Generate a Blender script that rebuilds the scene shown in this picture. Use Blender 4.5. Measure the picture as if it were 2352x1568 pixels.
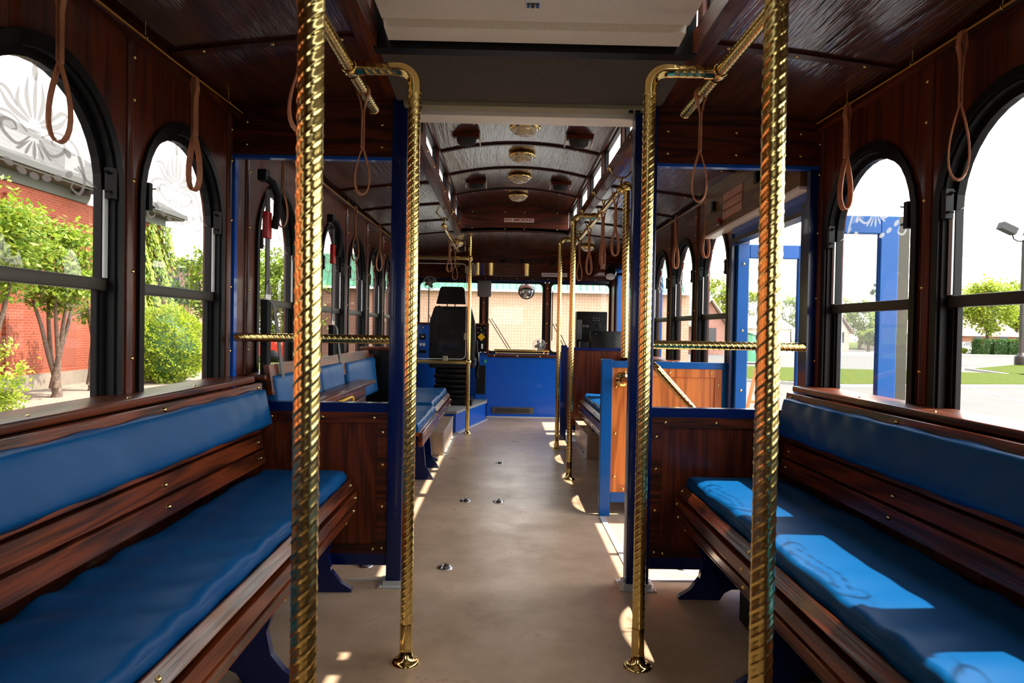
import bpy, math, random
from math import sin, cos, pi, radians, sqrt
from mathutils import Vector, Matrix
random.seed(7)
SC = bpy.context.scene
COL = SC.collection
for o in list(bpy.data.objects):
    bpy.data.objects.remove(o)

# ---------------------------------------------------------------- camera
H = 1.11
cam_d = bpy.data.cameras.new('camera')
cam_d.sensor_width = 36.0
cam_d.lens = 36.0 * 1568 / 2352
cam_d.clip_start = 0.02
cam_d.clip_end = 900
cam = bpy.data.objects.new('camera', cam_d)
COL.objects.link(cam)
_y, _p, _r = radians(.68), radians(-.97), radians(1.05)
_f = Vector((sin(_y) * cos(_p), cos(_y) * cos(_p), sin(_p)))
_rt = Vector((cos(_y), -sin(_y), 0))
_up = _rt.cross(_f)
_r2 = _rt * cos(_r) + _up * sin(_r)
_u2 = -_rt * sin(_r) + _up * cos(_r)
cam.matrix_world = Matrix(((_r2.x, _u2.x, -_f.x, 0), (_r2.y, _u2.y, -_f.y, 0), (_r2.z, _u2.z, -_f.z, H), (0, 0, 0, 1)))
cam_d.dof.use_dof = True
cam_d.dof.focus_distance = 5.5
cam_d.dof.aperture_fstop = 9.0
SC.camera = cam

# ---------------------------------------------------------------- sky, sun, exposure
SC.view_settings.view_transform = 'Standard'
SC.view_settings.look = 'None'
SC.view_settings.gamma = 1
SC.view_settings.use_curve_mapping = False
SC.view_settings.exposure = 1.6
w = bpy.data.worlds.new('world')
SC.world = w
w.use_nodes = True
nt = w.node_tree
nt.nodes.clear()
N = nt.nodes.new
L = nt.links.new
tc = N('ShaderNodeTexCoord')
mp = N('ShaderNodeMapping')
mp.inputs['Scale'].default_value = (1, 1, 3.2)
nz = N('ShaderNodeTexNoise')
nz.inputs['Scale'].default_value = 1.7
nz.inputs['Detail'].default_value = 6
nz.inputs['Roughness'].default_value = .58
rp = N('ShaderNodeValToRGB')
rp.color_ramp.elements[0].position = .34
rp.color_ramp.elements[0].color = (.32, .54, .9, 1)
rp.color_ramp.elements[1].position = .53
rp.color_ramp.elements[1].color = (1, .965, .91, 1)
sp = N('ShaderNodeSeparateXYZ')
hr = N('ShaderNodeValToRGB')
hr.color_ramp.elements[0].position = .0
hr.color_ramp.elements[0].color = (1, 1, 1, 1)
hr.color_ramp.elements[1].position = .28
hr.color_ramp.elements[1].color = (.0, .0, .0, 1)
mx = N('ShaderNodeMix')
mx.data_type = 'RGBA'
bg = N('ShaderNodeBackground')
bg.inputs['Strength'].default_value = 1.7
out = N('ShaderNodeOutputWorld')
L(tc.outputs['Generated'], mp.inputs['Vector'])
L(mp.outputs['Vector'], nz.inputs['Vector'])
L(nz.outputs['Fac'], rp.inputs['Fac'])
L(tc.outputs['Generated'], sp.inputs[0])
L(sp.outputs['Z'], hr.inputs['Fac'])
L(hr.outputs['Color'], mx.inputs['Factor'])
L(rp.outputs['Color'], mx.inputs['A'])
mx.inputs['B'].default_value = (1, .97, .92, 1)
# the half of the sky on the sun's side is far brighter than the half away from it
az = N('ShaderNodeMapRange')
az.inputs['From Min'].default_value = -1
az.inputs['From Max'].default_value = 1
az.inputs['To Min'].default_value = .08
az.inputs['To Max'].default_value = 3.0
L(sp.outputs['X'], az.inputs['Value'])
ms_ = N('ShaderNodeMath')
ms_.operation = 'MULTIPLY'
ms_.inputs[1].default_value = 1.0
L(az.outputs[0], ms_.inputs[0])
L(ms_.outputs[0], bg.inputs['Strength'])
L(mx.outputs['Result'], bg.inputs['Color'])
L(bg.outputs[0], out.inputs['Surface'])

sun_d = bpy.data.lights.new('sun', 'SUN')
sun_d.energy = 4.6
sun_d.angle = radians(.6)
sun_d.color = (1, .94, .84)
sun = bpy.data.objects.new('sun', sun_d)
COL.objects.link(sun)
sun.location = (30, 0, 60)
sun.rotation_euler = Vector((-1, -.06, -1.88)).to_track_quat('-Z', 'Y').to_euler()

# ---------------------------------------------------------------- materials
def newmat(name):
    m = bpy.data.materials.new(name)
    m.use_nodes = True
    m.node_tree.nodes.clear()
    return m, m.node_tree

def pbr(name, col, rough=.5, metal=0, spec=.5, coat=0, coat_rough=.1, bump=None, emit=None, es=0, vary=None, sheen=0):
    m, t = newmat(name)
    b = t.nodes.new('ShaderNodeBsdfPrincipled')
    o = t.nodes.new('ShaderNodeOutputMaterial')
    t.links.new(b.outputs[0], o.inputs[0])
    b.inputs['Base Color'].default_value = (*col, 1)
    b.inputs['Roughness'].default_value = rough
    b.inputs['Metallic'].default_value = metal
    b.inputs['Specular IOR Level'].default_value = spec
    b.inputs['Coat Weight'].default_value = coat
    b.inputs['Coat Roughness'].default_value = coat_rough
    if emit:
        b.inputs['Emission Color'].default_value = (*emit, 1)
        b.inputs['Emission Strength'].default_value = es
    if vary or bump:
        c = t.nodes.new('ShaderNodeTexCoord')
    if vary:
        sc, amt = vary[:2]
        c2 = vary[2] if len(vary) > 2 else tuple(x * (1 - amt) for x in col)
        n = t.nodes.new('ShaderNodeTexNoise')
        n.inputs['Scale'].default_value = sc
        n.inputs['Detail'].default_value = 5
        r = t.nodes.new('ShaderNodeValToRGB')
        r.color_ramp.elements[0].position = .35
        r.color_ramp.elements[0].color = (*c2, 1)
        r.color_ramp.elements[1].position = .65
        r.color_ramp.elements[1].color = (*col, 1)
        t.links.new(c.outputs['Object'], n.inputs['Vector'])
        t.links.new(n.outputs['Fac'], r.inputs['Fac'])
        t.links.new(r.outputs['Color'], b.inputs['Base Color'])
    if bump:
        n = t.nodes.new('ShaderNodeTexNoise')
        n.inputs['Scale'].default_value = bump[0]
        n.inputs['Detail'].default_value = 4
        bp = t.nodes.new('ShaderNodeBump')
        bp.inputs['Strength'].default_value = bump[1]
        bp.inputs['Distance'].default_value = bump[2] if len(bump) > 2 else .002
        t.links.new(c.outputs['Object'], n.inputs['Vector'])
        t.links.new(n.outputs['Fac'], bp.inputs['Height'])
        t.links.new(bp.outputs[0], b.inputs['Normal'])
        if len(bump) > 3:
            t.links.new(bp.outputs[0], b.inputs['Coat Normal'])
    return m

def wood(name, light, dark, axis='z', scale=1.0, rough=.4, coat=.22, coat_rough=.1, bump=.2, swirl=1.0, spec=.25, cior=1.5):
    """stained oak: stretched rings plus fine pores along one axis"""
    m, t = newmat(name)
    A = t.nodes.new
    K = t.links.new
    b = A('ShaderNodeBsdfPrincipled')
    o = A('ShaderNodeOutputMaterial')
    K(b.outputs[0], o.inputs[0])
    c = A('ShaderNodeTexCoord')
    m1 = A('ShaderNodeMapping')
    s = {'x': (.35, 4, 4), 'y': (4, .35, 4), 'z': (4, 4, .35)}[axis]
    m1.inputs['Scale'].default_value = tuple(v * scale for v in s)
    K(c.outputs['Object'], m1.inputs['Vector'])
    n1 = A('ShaderNodeTexNoise')
    n1.inputs['Scale'].default_value = 1.6
    n1.inputs['Detail'].default_value = 3
    n1.inputs['Distortion'].default_value = .5 * swirl
    K(m1.outputs[0], n1.inputs['Vector'])
    mu = A('ShaderNodeMath')
    mu.operation = 'MULTIPLY'
    mu.inputs[1].default_value = 46
    K(n1.outputs['Fac'], mu.inputs[0])
    si = A('ShaderNodeMath')
    si.operation = 'SINE'
    K(mu.outputs[0], si.inputs[0])
    m2 = A('ShaderNodeMapping')
    s2 = {'x': (4, 160, 160), 'y': (160, 4, 160), 'z': (160, 160, 4)}[axis]
    m2.inputs['Scale'].default_value = s2
    K(c.outputs['Object'], m2.inputs['Vector'])
    n2 = A('ShaderNodeTexNoise')
    n2.inputs['Scale'].default_value = 1
    n2.inputs['Detail'].default_value = 2
    K(m2.outputs[0], n2.inputs['Vector'])
    ad = A('ShaderNodeMath')
    ad.operation = 'MULTIPLY_ADD'
    ad.inputs[1].default_value = .22
    K(si.outputs[0], ad.inputs[0])
    K(n2.outputs['Fac'], ad.inputs[2])
    r = A('ShaderNodeValToRGB')
    r.color_ramp.elements[0].position = .2
    r.color_ramp.elements[0].color = (*dark, 1)
    r.color_ramp.elements[1].position = .72
    r.color_ramp.elements[1].color = (*light, 1)
    K(ad.outputs[0], r.inputs['Fac'])
    K(r.outputs['Color'], b.inputs['Base Color'])
    b.inputs['Roughness'].default_value = rough
    b.inputs['Specular IOR Level'].default_value = spec
    b.inputs['Coat Weight'].default_value = coat
    b.inputs['Coat Roughness'].default_value = coat_rough
    b.inputs['Coat IOR'].default_value = cior
    bp = A('ShaderNodeBump')
    bp.inputs['Strength'].default_value = bump
    bp.inputs['Distance'].default_value = .0015
    K(ad.outputs[0], bp.inputs['Height'])
    K(bp.outputs[0], b.inputs['Normal'])
    K(bp.outputs[0], b.inputs['Coat Normal'])
    return m

def brick(name, c1, c2, mortar, bw, bh, msize=.012, axis='x', bump=.4, var=.0):
    m, t = newmat(name)
    A = t.nodes.new
    K = t.links.new
    b = A('ShaderNodeBsdfPrincipled')
    o = A('ShaderNodeOutputMaterial')
    K(b.outputs[0], o.inputs[0])
    b.inputs['Roughness'].default_value = .85
    c = A('ShaderNodeTexCoord')
    s = A('ShaderNodeSeparateXYZ')
    cb = A('ShaderNodeCombineXYZ')
    K(c.outputs['Object'], s.inputs[0])
    K(s.outputs['X' if axis == 'x' else 'Y'], cb.inputs['X'])
    K(s.outputs['Z'], cb.inputs['Y'])
    br = A('ShaderNodeTexBrick')
    br.inputs['Scale'].default_value = 1
    br.inputs['Brick Width'].default_value = bw
    br.inputs['Row Height'].default_value = bh
    br.inputs['Mortar Size'].default_value = msize
    br.inputs['Mortar Smooth'].default_value = .2
    br.inputs['Color1'].default_value = (*c1, 1)
    br.inputs['Color2'].default_value = (*c2, 1)
    br.inputs['Mortar'].default_value = (*mortar, 1)
    if var:
        br.offset = 0
    K(cb.outputs[0], br.inputs['Vector'])
    K(br.outputs['Color'], b.inputs['Base Color'])
    return m

def glass_mat(name, tint=(1, 1, 1), refl=1.0):
    m, t = newmat(name)
    A = t.nodes.new
    K = t.links.new
    o = A('ShaderNodeOutputMaterial')
    mi = A('ShaderNodeMixShader')
    tr = A('ShaderNodeBsdfTransparent')
    tr.inputs['Color'].default_value = (*tint, 1)
    gl = A('ShaderNodeBsdfGlossy')
    gl.inputs['Roughness'].default_value = .01
    fr = A('ShaderNodeLayerWeight')
    fr.inputs['Blend'].default_value = .5
    pw = A('ShaderNodeMath')
    pw.operation = 'POWER'
    pw.inputs[1].default_value = 4.5
    K(fr.outputs['Facing'], pw.inputs[0])
    mu = A('ShaderNodeMath')
    mu.operation = 'MULTIPLY_ADD'
    mu.inputs[1].default_value = .8 * refl
    mu.inputs[2].default_value = .05 * refl
    K(pw.outputs[0], mu.inputs[0])
    K(mu.outputs[0], mi.inputs[0])
    K(tr.outputs[0], mi.inputs[1])
    K(gl.outputs[0], mi.inputs[2])
    K(mi.outputs[0], o.inputs[0])
    return m

def frosted_mat():
    m, t = newmat('etched_glass')
    A = t.nodes.new
    K = t.links.new
    o = A('ShaderNodeOutputMaterial')
    mi = A('ShaderNodeMixShader')
    tr = A('ShaderNodeBsdfTransparent')
    tr.inputs['Color'].default_value = (.75, .75, .75, 1)
    m2 = A('ShaderNodeMixShader')
    d = A('ShaderNodeBsdfDiffuse')
    d.inputs['Color'].default_value = (.45, .45, .44, 1)
    tl = A('ShaderNodeBsdfTranslucent')
    tl.inputs['Color'].default_value = (.40, .40, .39, 1)
    m2.inputs[0].default_value = .5
    mi.inputs[0].default_value = .6
    K(d.outputs[0], m2.inputs[1])
    K(tl.outputs[0], m2.inputs[2])
    K(tr.outputs[0], mi.inputs[1])
    K(m2.outputs[0], mi.inputs[2])
    K(mi.outputs[0], o.inputs[0])
    return m

def leaf_mat(name, c1, c2):
    m, t = newmat(name)
    A = t.nodes.new
    K = t.links.new
    o = A('ShaderNodeOutputMaterial')
    c = A('ShaderNodeTexCoord')
    n = A('ShaderNodeTexNoise')
    n.inputs['Scale'].default_value = 6
    n.inputs['Detail'].default_value = 3
    r = A('ShaderNodeValToRGB')
    r.color_ramp.elements[0].position = .38
    r.color_ramp.elements[0].color = (*c1, 1)
    r.color_ramp.elements[1].position = .62
    r.color_ramp.elements[1].color = (*c2, 1)
    K(c.outputs['Object'], n.inputs['Vector'])
    K(n.outputs['Fac'], r.inputs['Fac'])
    d = A('ShaderNodeBsdfPrincipled')
    d.inputs['Roughness'].default_value = .5
    tl = A('ShaderNodeBsdfTranslucent')
    mi = A('ShaderNodeMixShader')
    mi.inputs[0].default_value = .4
    K(r.outputs['Color'], d.inputs['Base Color'])
    K(r.outputs['Color'], tl.inputs['Color'])
    K(d.outputs[0], mi.inputs[1])
    K(tl.outputs[0], mi.inputs[2])
    K(mi.outputs[0], o.inputs[0])
    return m

M = {}
M['wood_z'] = wood('mahogany_stained_oak_upright', (.125, .023, .005), (.045, .008, .002), 'z')
M['wood_x'] = wood('mahogany_stained_oak_across', (.11, .019, .004), (.02, .004, .0015), 'x')
M['wood_y'] = wood('mahogany_stained_oak_lengthwise', (.15, .029, .006), (.028, .006, .002), 'y')
M['ceil'] = wood('glossy_oak_ceiling', (.09, .022, .008), (.028, .008, .003), 'y', scale=.8, rough=.3, coat=1.0, coat_rough=.09, bump=.9, swirl=2.4, cior=2.0)
M['slat'] = wood('bench_slat_oak', (.20, .036, .008), (.03, .006, .002), 'y', rough=.3, coat=.5, coat_rough=.14)
M['panel'] = wood('brightly_lit_oak_panel', (.66, .20, .045), (.38, .10, .025), 'z', bump=.12)  # strong light on the door-side panel is put into this oak colour
M['batten'] = wood('dark_trim_oak', (.07, .016, .007), (.025, .006, .004), 'x')
M['blue'] = pbr('glossy_blue_paint', (.001, .075, .42), rough=.3, coat=.25, coat_rough=.04, spec=.3)
M['blue_dark'] = pbr('dark_blue_post_paint', (.0005, .009, .075), rough=.25, coat=.3, coat_rough=.05, spec=.3)
M['blue_out'] = pbr('bright_blue_door_paint', (.0002, .09, .35), rough=.35, spec=.25, coat=.12, coat_rough=.08, vary=(2.5, .25))
M['vinyl'] = pbr('blue_seat_vinyl', (.0002, .078, .235), rough=.42, spec=.16, bump=(160, .12, .001), vary=(2.0, .15))
M['brass'] = pbr('polished_brass', (.90, .68, .24), rough=.2, metal=1)
M['brass_far'] = pbr('polished_brass_smooth', (.88, .64, .24), rough=.12, metal=1)
M['cord'] = pbr('yellow_cord', (.55, .26, .02), rough=.4)
M['leather'] = pbr('tan_leather', (.52, .20, .085), rough=.5, vary=(60, .25))
M['black'] = pbr('black_rubber_frame', (.007, .007, .007), rough=.4, spec=.2)
M['blackgloss'] = pbr('black_gloss', (.005, .005, .005), rough=.25, spec=.3)
M['blackfab'] = pbr('black_seat_fabric', (.012, .012, .013), rough=.7, spec=.2, bump=(300, .3, .001))
M['bronze'] = pbr('dark_bronze_rail', (.06, .055, .04), rough=.4, metal=.4)
M['alu'] = pbr('aluminium_trim', (.60, .60, .58), rough=.4, metal=.25)
M['steel'] = pbr('steel', (.5, .5, .5), rough=.25, metal=1)
M['tape'] = pbr('pale_track_strip', (.62, .64, .62), rough=.5)
M['gpanel'] = pbr('charcoal_speckle_panel', (.12, .10, .08), rough=.85, spec=.2, vary=(220, .45))
M['khaki'] = pbr('olive_trim', (.32, .28, .16), rough=.5, vary=(150, .2))
M['cream'] = pbr('cream_trim', (.92, .85, .72), rough=.3)
M['acwhite'] = pbr('cream_plastic_housing', (.92, .83, .66), rough=.4, vary=(90, .06))
M['red'] = pbr('red_plastic', (.5, .02, .015), rough=.3)
M['yellow'] = pbr('yellow_paint', (.75, .42, .01), rough=.35)
M['white'] = pbr('white_paint', (.8, .8, .78), rough=.5)
M['signwhite'] = pbr('cream_sign_face', (.72, .62, .52), rough=.5)
M['signred'] = pbr('red_lettering', (.30, .015, .01), rough=.5)
M['signbrown'] = pbr('salmon_sign_face', (.58, .26, .18), rough=.5)
M['letterpale'] = pbr('pale_lettering', (.65, .50, .40), rough=.5)
M['glass'] = glass_mat('window_glass', (.97, .98, .97), .8)
M['glass_tint'] = glass_mat('tinted_glass', (.62, .58, .48), .9)
M['plexi'] = glass_mat('smoked_barrier', (.80, .80, .78), .9)
M['etch'] = frosted_mat()
M['mirror'] = pbr('mirror', (.85, .85, .85), rough=.03, metal=1)
M['dome'] = pbr('amber_lamp_glass', (.62, .50, .28), rough=.12, spec=.8, coat=1)
M['grille'] = pbr('speaker_cloth', (.02, .02, .018), rough=.8, bump=(500, .5, .001))
M['beltgrey'] = pbr('grey_webbing', (.13, .125, .12), rough=.6, bump=(400, .3, .001))
M['green'] = pbr('green_sticker', (.02, .35, .12), rough=.4)
M['logoblue'] = pbr('logo_blue', (.005, .12, .26), rough=.4)

# floor vinyl with scuffs
m, t = newmat('tan_vinyl_floor')
A = t.nodes.new
K = t.links.new
b = A('ShaderNodeBsdfPrincipled')
o = A('ShaderNodeOutputMaterial')
K(b.outputs[0], o.inputs[0])
c = A('ShaderNodeTexCoord')
n = A('ShaderNodeTexNoise')
n.inputs['Scale'].default_value = 3.2
n.inputs['Detail'].default_value = 8
n.inputs['Roughness'].default_value = .7
r = A('ShaderNodeValToRGB')
r.color_ramp.elements[0].position = .32
r.color_ramp.elements[0].color = (.44, .29, .175, 1)
r.color_ramp.elements[1].position = .62
r.color_ramp.elements[1].color = (.66, .46, .31, 1)
n2 = A('ShaderNodeTexNoise')
n2.inputs['Scale'].default_value = 420
n2.inputs['Detail'].default_value = 2
mxx = A('ShaderNodeMix')
mxx.data_type = 'RGBA'
mxx.blend_type = 'MULTIPLY'
mxx.inputs['Factor'].default_value = .5
r2 = A('ShaderNodeValToRGB')
r2.color_ramp.elements[0].position = .3
r2.color_ramp.elements[0].color = (.6, .6, .6, 1)
r2.color_ramp.elements[1].position = .6
r2.color_ramp.elements[1].color = (1, 1, 1, 1)
K(c.outputs['Object'], n.inputs['Vector'])
K(c.outputs['Object'], n2.inputs['Vector'])
K(n.outputs['Fac'], r.inputs['Fac'])
K(n2.outputs['Fac'], r2.inputs['Fac'])
K(r.outputs['Color'], mxx.inputs['A'])
K(r2.outputs['Color'], mxx.inputs['B'])
K(mxx.outputs['Result'], b.inputs['Base Color'])
rr = A('ShaderNodeMapRange')
rr.inputs['From Min'].default_value = .3
rr.inputs['From Max'].default_value = .7
rr.inputs['To Min'].default_value = .42
rr.inputs['To Max'].default_value = .24
K(n.outputs['Fac'], rr.inputs['Value'])
K(rr.outputs[0], b.inputs['Roughness'])
bp = A('ShaderNodeBump')
bp.inputs['Strength'].default_value = .15
bp.inputs['Distance'].default_value = .002
K(n2.outputs['Fac'], bp.inputs['Height'])
K(bp.outputs[0], b.inputs['Normal'])
M['floor'] = m

# ---------------------------------------------------------------- mesh helpers
class MB:
    def __init__(s):
        s.v = []
        s.f = []
        s.sm = []

    def add(s, vs, fs, smooth=False):
        k = len(s.v)
        s.v += [tuple(v) for v in vs]
        s.f += [tuple(k + i for i in f) for f in fs]
        s.sm += [smooth] * len(fs)
        return s

    def box(s, x0, x1, y0, y1, z0, z1):
        vs = [(x, y, z) for x in (x0, x1) for y in (y0, y1) for z in (z0, z1)]
        return s.add(vs, [(0, 1, 3, 2), (4, 6, 7, 5), (0, 4, 5, 1), (2, 3, 7, 6), (0, 2, 6, 4), (1, 5, 7, 3)])

    def obox(s, c, ax, ay, az):
        """box centred at c with half-axis vectors"""
        c, ax, ay, az = map(Vector, (c, ax, ay, az))
        vs = [c + ax * i + ay * j + az * k for i in (-1, 1) for j in (-1, 1) for k in (-1, 1)]
        return s.add(vs, [(0, 1, 3, 2), (4, 6, 7, 5), (0, 4, 5, 1), (2, 3, 7, 6), (0, 2, 6, 4), (1, 5, 7, 3)])

    def bar(s, p, q, w, h=None, up=(0, 0, 1)):
        p, q = Vector(p), Vector(q)
        d = (q - p)
        u = Vector(up)
        if abs(d.normalized().dot(u)) > .98:
            u = Vector((0, 1, 0))
        sd = d.cross(u).normalized()
        u = sd.cross(d).normalized()
        return s.obox((p + q) / 2, d / 2, sd * w / 2, u * (h or w) / 2)

    def rbox(s, x0, x1, y0, y1, z0, z1, r=.01):
        """box with bevelled edges"""
        import bmesh
        bm = bmesh.new()
        bmesh.ops.create_cube(bm, size=1)
        for v in bm.verts:
            v.co = Vector(((x0 + x1) / 2 + v.co.x * (x1 - x0), (y0 + y1) / 2 + v.co.y * (y1 - y0), (z0 + z1) / 2 + v.co.z * (z1 - z0)))
        bmesh.ops.bevel(bm, geom=bm.edges[:], offset=r, segments=3, profile=.5, affect='EDGES')
        bm.verts.index_update()
        s.add([v.co[:] for v in bm.verts], [[v.index for v in f.verts] for f in bm.faces], True)
        bm.free()
        return s

    def prism(s, poly, axis, a, b2, smooth=False):
        """extrude a 2D polygon along an axis: axis 'y' -> poly is (x,z); 'x' -> (y,z); 'z' -> (x,y)"""
        n = len(poly)
        def P(p, t):
            return {'y': (p[0], t, p[1]), 'x': (t, p[0], p[1]), 'z': (p[0], p[1], t)}[axis]
        vs = [P(p, a) for p in poly] + [P(p, b2) for p in poly]
        fs = [tuple(range(n)), tuple(range(2 * n - 1, n - 1, -1))]
        s.add(vs, fs)
        s.add(vs, [(i, i + n, (i + 1) % n + n, (i + 1) % n) for i in range(n)], smooth)
        return s

    def tube(s, pts, r, seg=10, closed=False, caps=True):
        pts = [Vector(p) for p in pts]
        n = len(pts)
        rs = r if isinstance(r, (list, tuple)) else [r] * n
        vs = []
        prev = None
        for i, p in enumerate(pts):
            if closed:
                d = pts[(i + 1) % n] - pts[i - 1]
            else:
                d = pts[min(i + 1, n - 1)] - pts[max(i - 1, 0)]
            d.normalize()
            if prev is None:
                u = Vector((0, 0, 1)) if abs(d.z) < .9 else Vector((1, 0, 0))
            else:
                u = prev
            sd = d.cross(u).normalized()
            u = sd.cross(d).normalized()
            prev = u
            for k in range(seg):
                a = 2 * pi * k / seg
                vs.append(p + (sd * cos(a) + u * sin(a)) * rs[i])
        fs = []
        for i in range(n if closed else n - 1):
            j = (i + 1) % n
            for k in range(seg):
                k2 = (k + 1) % seg
                fs.append((i * seg + k, i * seg + k2, j * seg + k2, j * seg + k))
        s.add(vs, fs, True)
        if caps and not closed:
            s.add([vs[k] for k in range(seg)], [tuple(range(seg - 1, -1, -1))])
            s.add([vs[(n - 1) * seg + k] for k in range(seg)], [tuple(range(seg))])
        return s

    def lathe(s, prof, c, axis=(0, 0, 1), seg=20):
        """prof: list of (radius, height along the axis)"""
        c = Vector(c)
        d = Vector(axis).normalized()
        u = Vector((1, 0, 0)) if abs(d.x) < .9 else Vector((0, 1, 0))
        sd = d.cross(u).normalized()
        u = sd.cross(d)
        vs = []
        for (r, h) in prof:
            for k in range(seg):
                a = 2 * pi * k / seg
                vs.append(c + d * h + (u * cos(a) + sd * sin(a)) * max(r, 1e-5))
        fs = []
        for i in range(len(prof) - 1):
            for k in range(seg):
                k2 = (k + 1) % seg
                fs.append((i * seg + k, i * seg + k2, (i + 1) * seg + k2, (i + 1) * seg + k))
        return s.add(vs, fs, True)

    def ribbon(s, path, width, thick, wdir):
        """closed flat band following a closed path; wdir is the band's width direction"""
        wd = Vector(wdir).normalized()
        n = len(path)
        pts = [Vector(p) for p in path]
        vs = []
        for i in range(n):
            d = (pts[(i + 1) % n] - pts[i - 1]).normalized()
            nn = d.cross(wd).normalized()
            for (a, b2) in ((-1, -1), (1, -1), (1, 1), (-1, 1)):
                vs.append(pts[i] + wd * a * width / 2 + nn * b2 * thick / 2)
        fs = []
        for i in range(n):
            j = (i + 1) % n
            for k in range(4):
                fs.append((i * 4 + k, i * 4 + (k + 1) % 4, j * 4 + (k + 1) % 4, j * 4 + k))
        return s.add(vs, fs, False)

    def twist(s, p, q, R=.021, seg=22, pitch=.098, ring=12, amp=.0012, sign=1):
        """round bar wrapped by a raised spiral bead"""
        p, q = Vector(p), Vector(q)
        d = q - p
        Ln = d.length
        d.normalize()
        u = Vector((1, 0, 0)) if abs(d.x) < .9 else Vector((0, 1, 0))
        sd = d.cross(u).normalized()
        u = sd.cross(d)
        seg = int(seg * 1.7)
        nr = max(3, int(Ln / (pitch / 4) * ring))
        vs = []
        for i in range(nr + 1):
            h = Ln * i / nr
            for k in range(seg):
                a = 2 * pi * k / seg
                ph = 4 * (2 * pi * h / pitch - sign * a)
                cb_ = cos(ph)
                r = R + (amp * cb_ ** 6 if cb_ > 0 else 0) - amp * .5 * max(0, cos(ph + 1.15)) ** 8
                vs.append(p + d * h + (u * cos(a) + sd * sin(a)) * r)
        fs = []
        for i in range(nr):
            for k in range(seg):
                k2 = (k + 1) % seg
                fs.append((i * seg + k, i * seg + k2, (i + 1) * seg + k2, (i + 1) * seg + k))
        return s.add(vs, fs, True)

    def build(s, name, mat, parent=None, label=None, bevel=0, sub=0):
        off = Vector((0, 0, 0))
        pp = parent
        while pp is not None:
            off += pp.location
            pp = pp.parent
        me = bpy.data.meshes.new(name)
        me.from_pydata([(v[0] - off.x, v[1] - off.y, v[2] - off.z) for v in s.v], [], s.f)
        me.polygons.foreach_set('use_smooth', s.sm)
        me.materials.append(mat)
        me.update()
        o = bpy.data.objects.new(name, me)
        COL.objects.link(o)
        if parent:
            o.parent = parent
        if label:
            o['label'] = label
        if bevel:
            md = o.modifiers.new('bevel', 'BEVEL')
            md.width = bevel
            md.segments = 2
            md.limit_method = 'ANGLE'
            md.angle_limit = radians(40)
        if sub:
            md = o.modifiers.new('sub', 'SUBSURF')
            md.levels = md.render_levels = sub
        return o

def thing(name, label, cat, loc=(0, 0, 0), group=None):
    o = bpy.data.objects.new(name, None)
    COL.objects.link(o)
    o.location = loc
    o.empty_display_size = .05
    o['label'] = label
    o['category'] = cat
    if group:
        o['group'] = group
    return o

def tag(o, label, cat, group=None):
    o['label'] = label
    o['category'] = cat
    if group:
        o['group'] = group
    return o

def struct(o):
    o['kind'] = 'structure'
    return o

def sempty(name, loc=(0, 0, 0)):
    o = bpy.data.objects.new(name, None)
    COL.objects.link(o)
    o.location = loc
    o.empty_display_size = .05
    o['kind'] = 'structure'
    return o

# brass dome screw shared mesh, pointing along +z of its own axes
_sm = MB()
_sm.lathe([(.0068, 0), (.0062, .0022), (.0045, .0038), (.0022, .0046), (0, .0048)], (0, 0, 0), seg=10)
_scr = _sm.build('screw', M['brass_far'])
SCREW = _scr.data
bpy.data.objects.remove(_scr)

def screws(parent, pts, nrm, size=1.0):
    off = Vector((0, 0, 0))
    pp = parent
    while pp is not None:
        off += pp.location
        pp = pp.parent
    q = Vector(nrm).to_track_quat('Z', 'Y').to_euler()
    for p in pts:
        o = bpy.data.objects.new('screw', SCREW)
        COL.objects.link(o)
        o.parent = parent
        o.location = Vector(p) - off
        o.rotation_euler = q
        o.scale = (size, size, size)

def textmesh(body, size, loc, rot, mat, parent, name='lettering', sx=1.0, ext=.0006, bold=0.0, serif=False):
    cu = bpy.data.curves.new(name, 'FONT')
    cu.body = body
    cu.size = size
    cu.align_x = 'CENTER'
    cu.align_y = 'CENTER'
    cu.extrude = ext
    cu.offset = bold
    ob = bpy.data.objects.new(name, cu)
    COL.objects.link(ob)
    bpy.context.view_layer.update()
    me = bpy.data.meshes.new_from_object(ob)
    bpy.data.objects.remove(ob)
    me.materials.clear()
    me.materials.append(mat)
    o = bpy.data.objects.new(name, me)
    COL.objects.link(o)
    off = Vector((0, 0, 0))
    pp = parent
    while pp is not None:
        off += pp.location
        pp = pp.parent
    o.parent = parent
    o.location = Vector(loc) - off
    o.rotation_euler = rot
    o.scale = (sx, 1, 1)
    return o

# ---------------------------------------------------------------- main dimensions
XL, XR, XC = -1.17, 1.355, .09
YB, YF = -1.1, 8.78
HW = .56                      # half width of the raised clerestory
CLX0, CLX1 = XC - HW, XC + HW
def zc(x):
    return 2.12 - .06 * (x - XC) ** 2
GZ = -.78                     # ground outside

# ---------------------------------------------------------------- floor
struct(MB().box(XL - .06, XR + .06, YB, YF + .1, -.08, 0).build('floor', M['floor']))

# ---------------------------------------------------------------- side walls with arched openings
ZS, ZA, ZW = .82, 1.50, 2.06   # sill, spring of arch, wall top
WIN = .635
left_h = [(-.055, .58), (.695, 1.33), (1.445, 2.08), (2.195, 2.83), (3.225, 3.86), (4.34, 4.975), (5.095, 5.73), (5.85, 6.485), (6.6, 7.235)]
right_h = [(-.01, .63), (.74, 1.38), (1.49, 2.13), (2.24, 2.88), (4.12, 4.755), (4.87, 5.505), (5.62, 6.255), (6.37, 7.005)]

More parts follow.
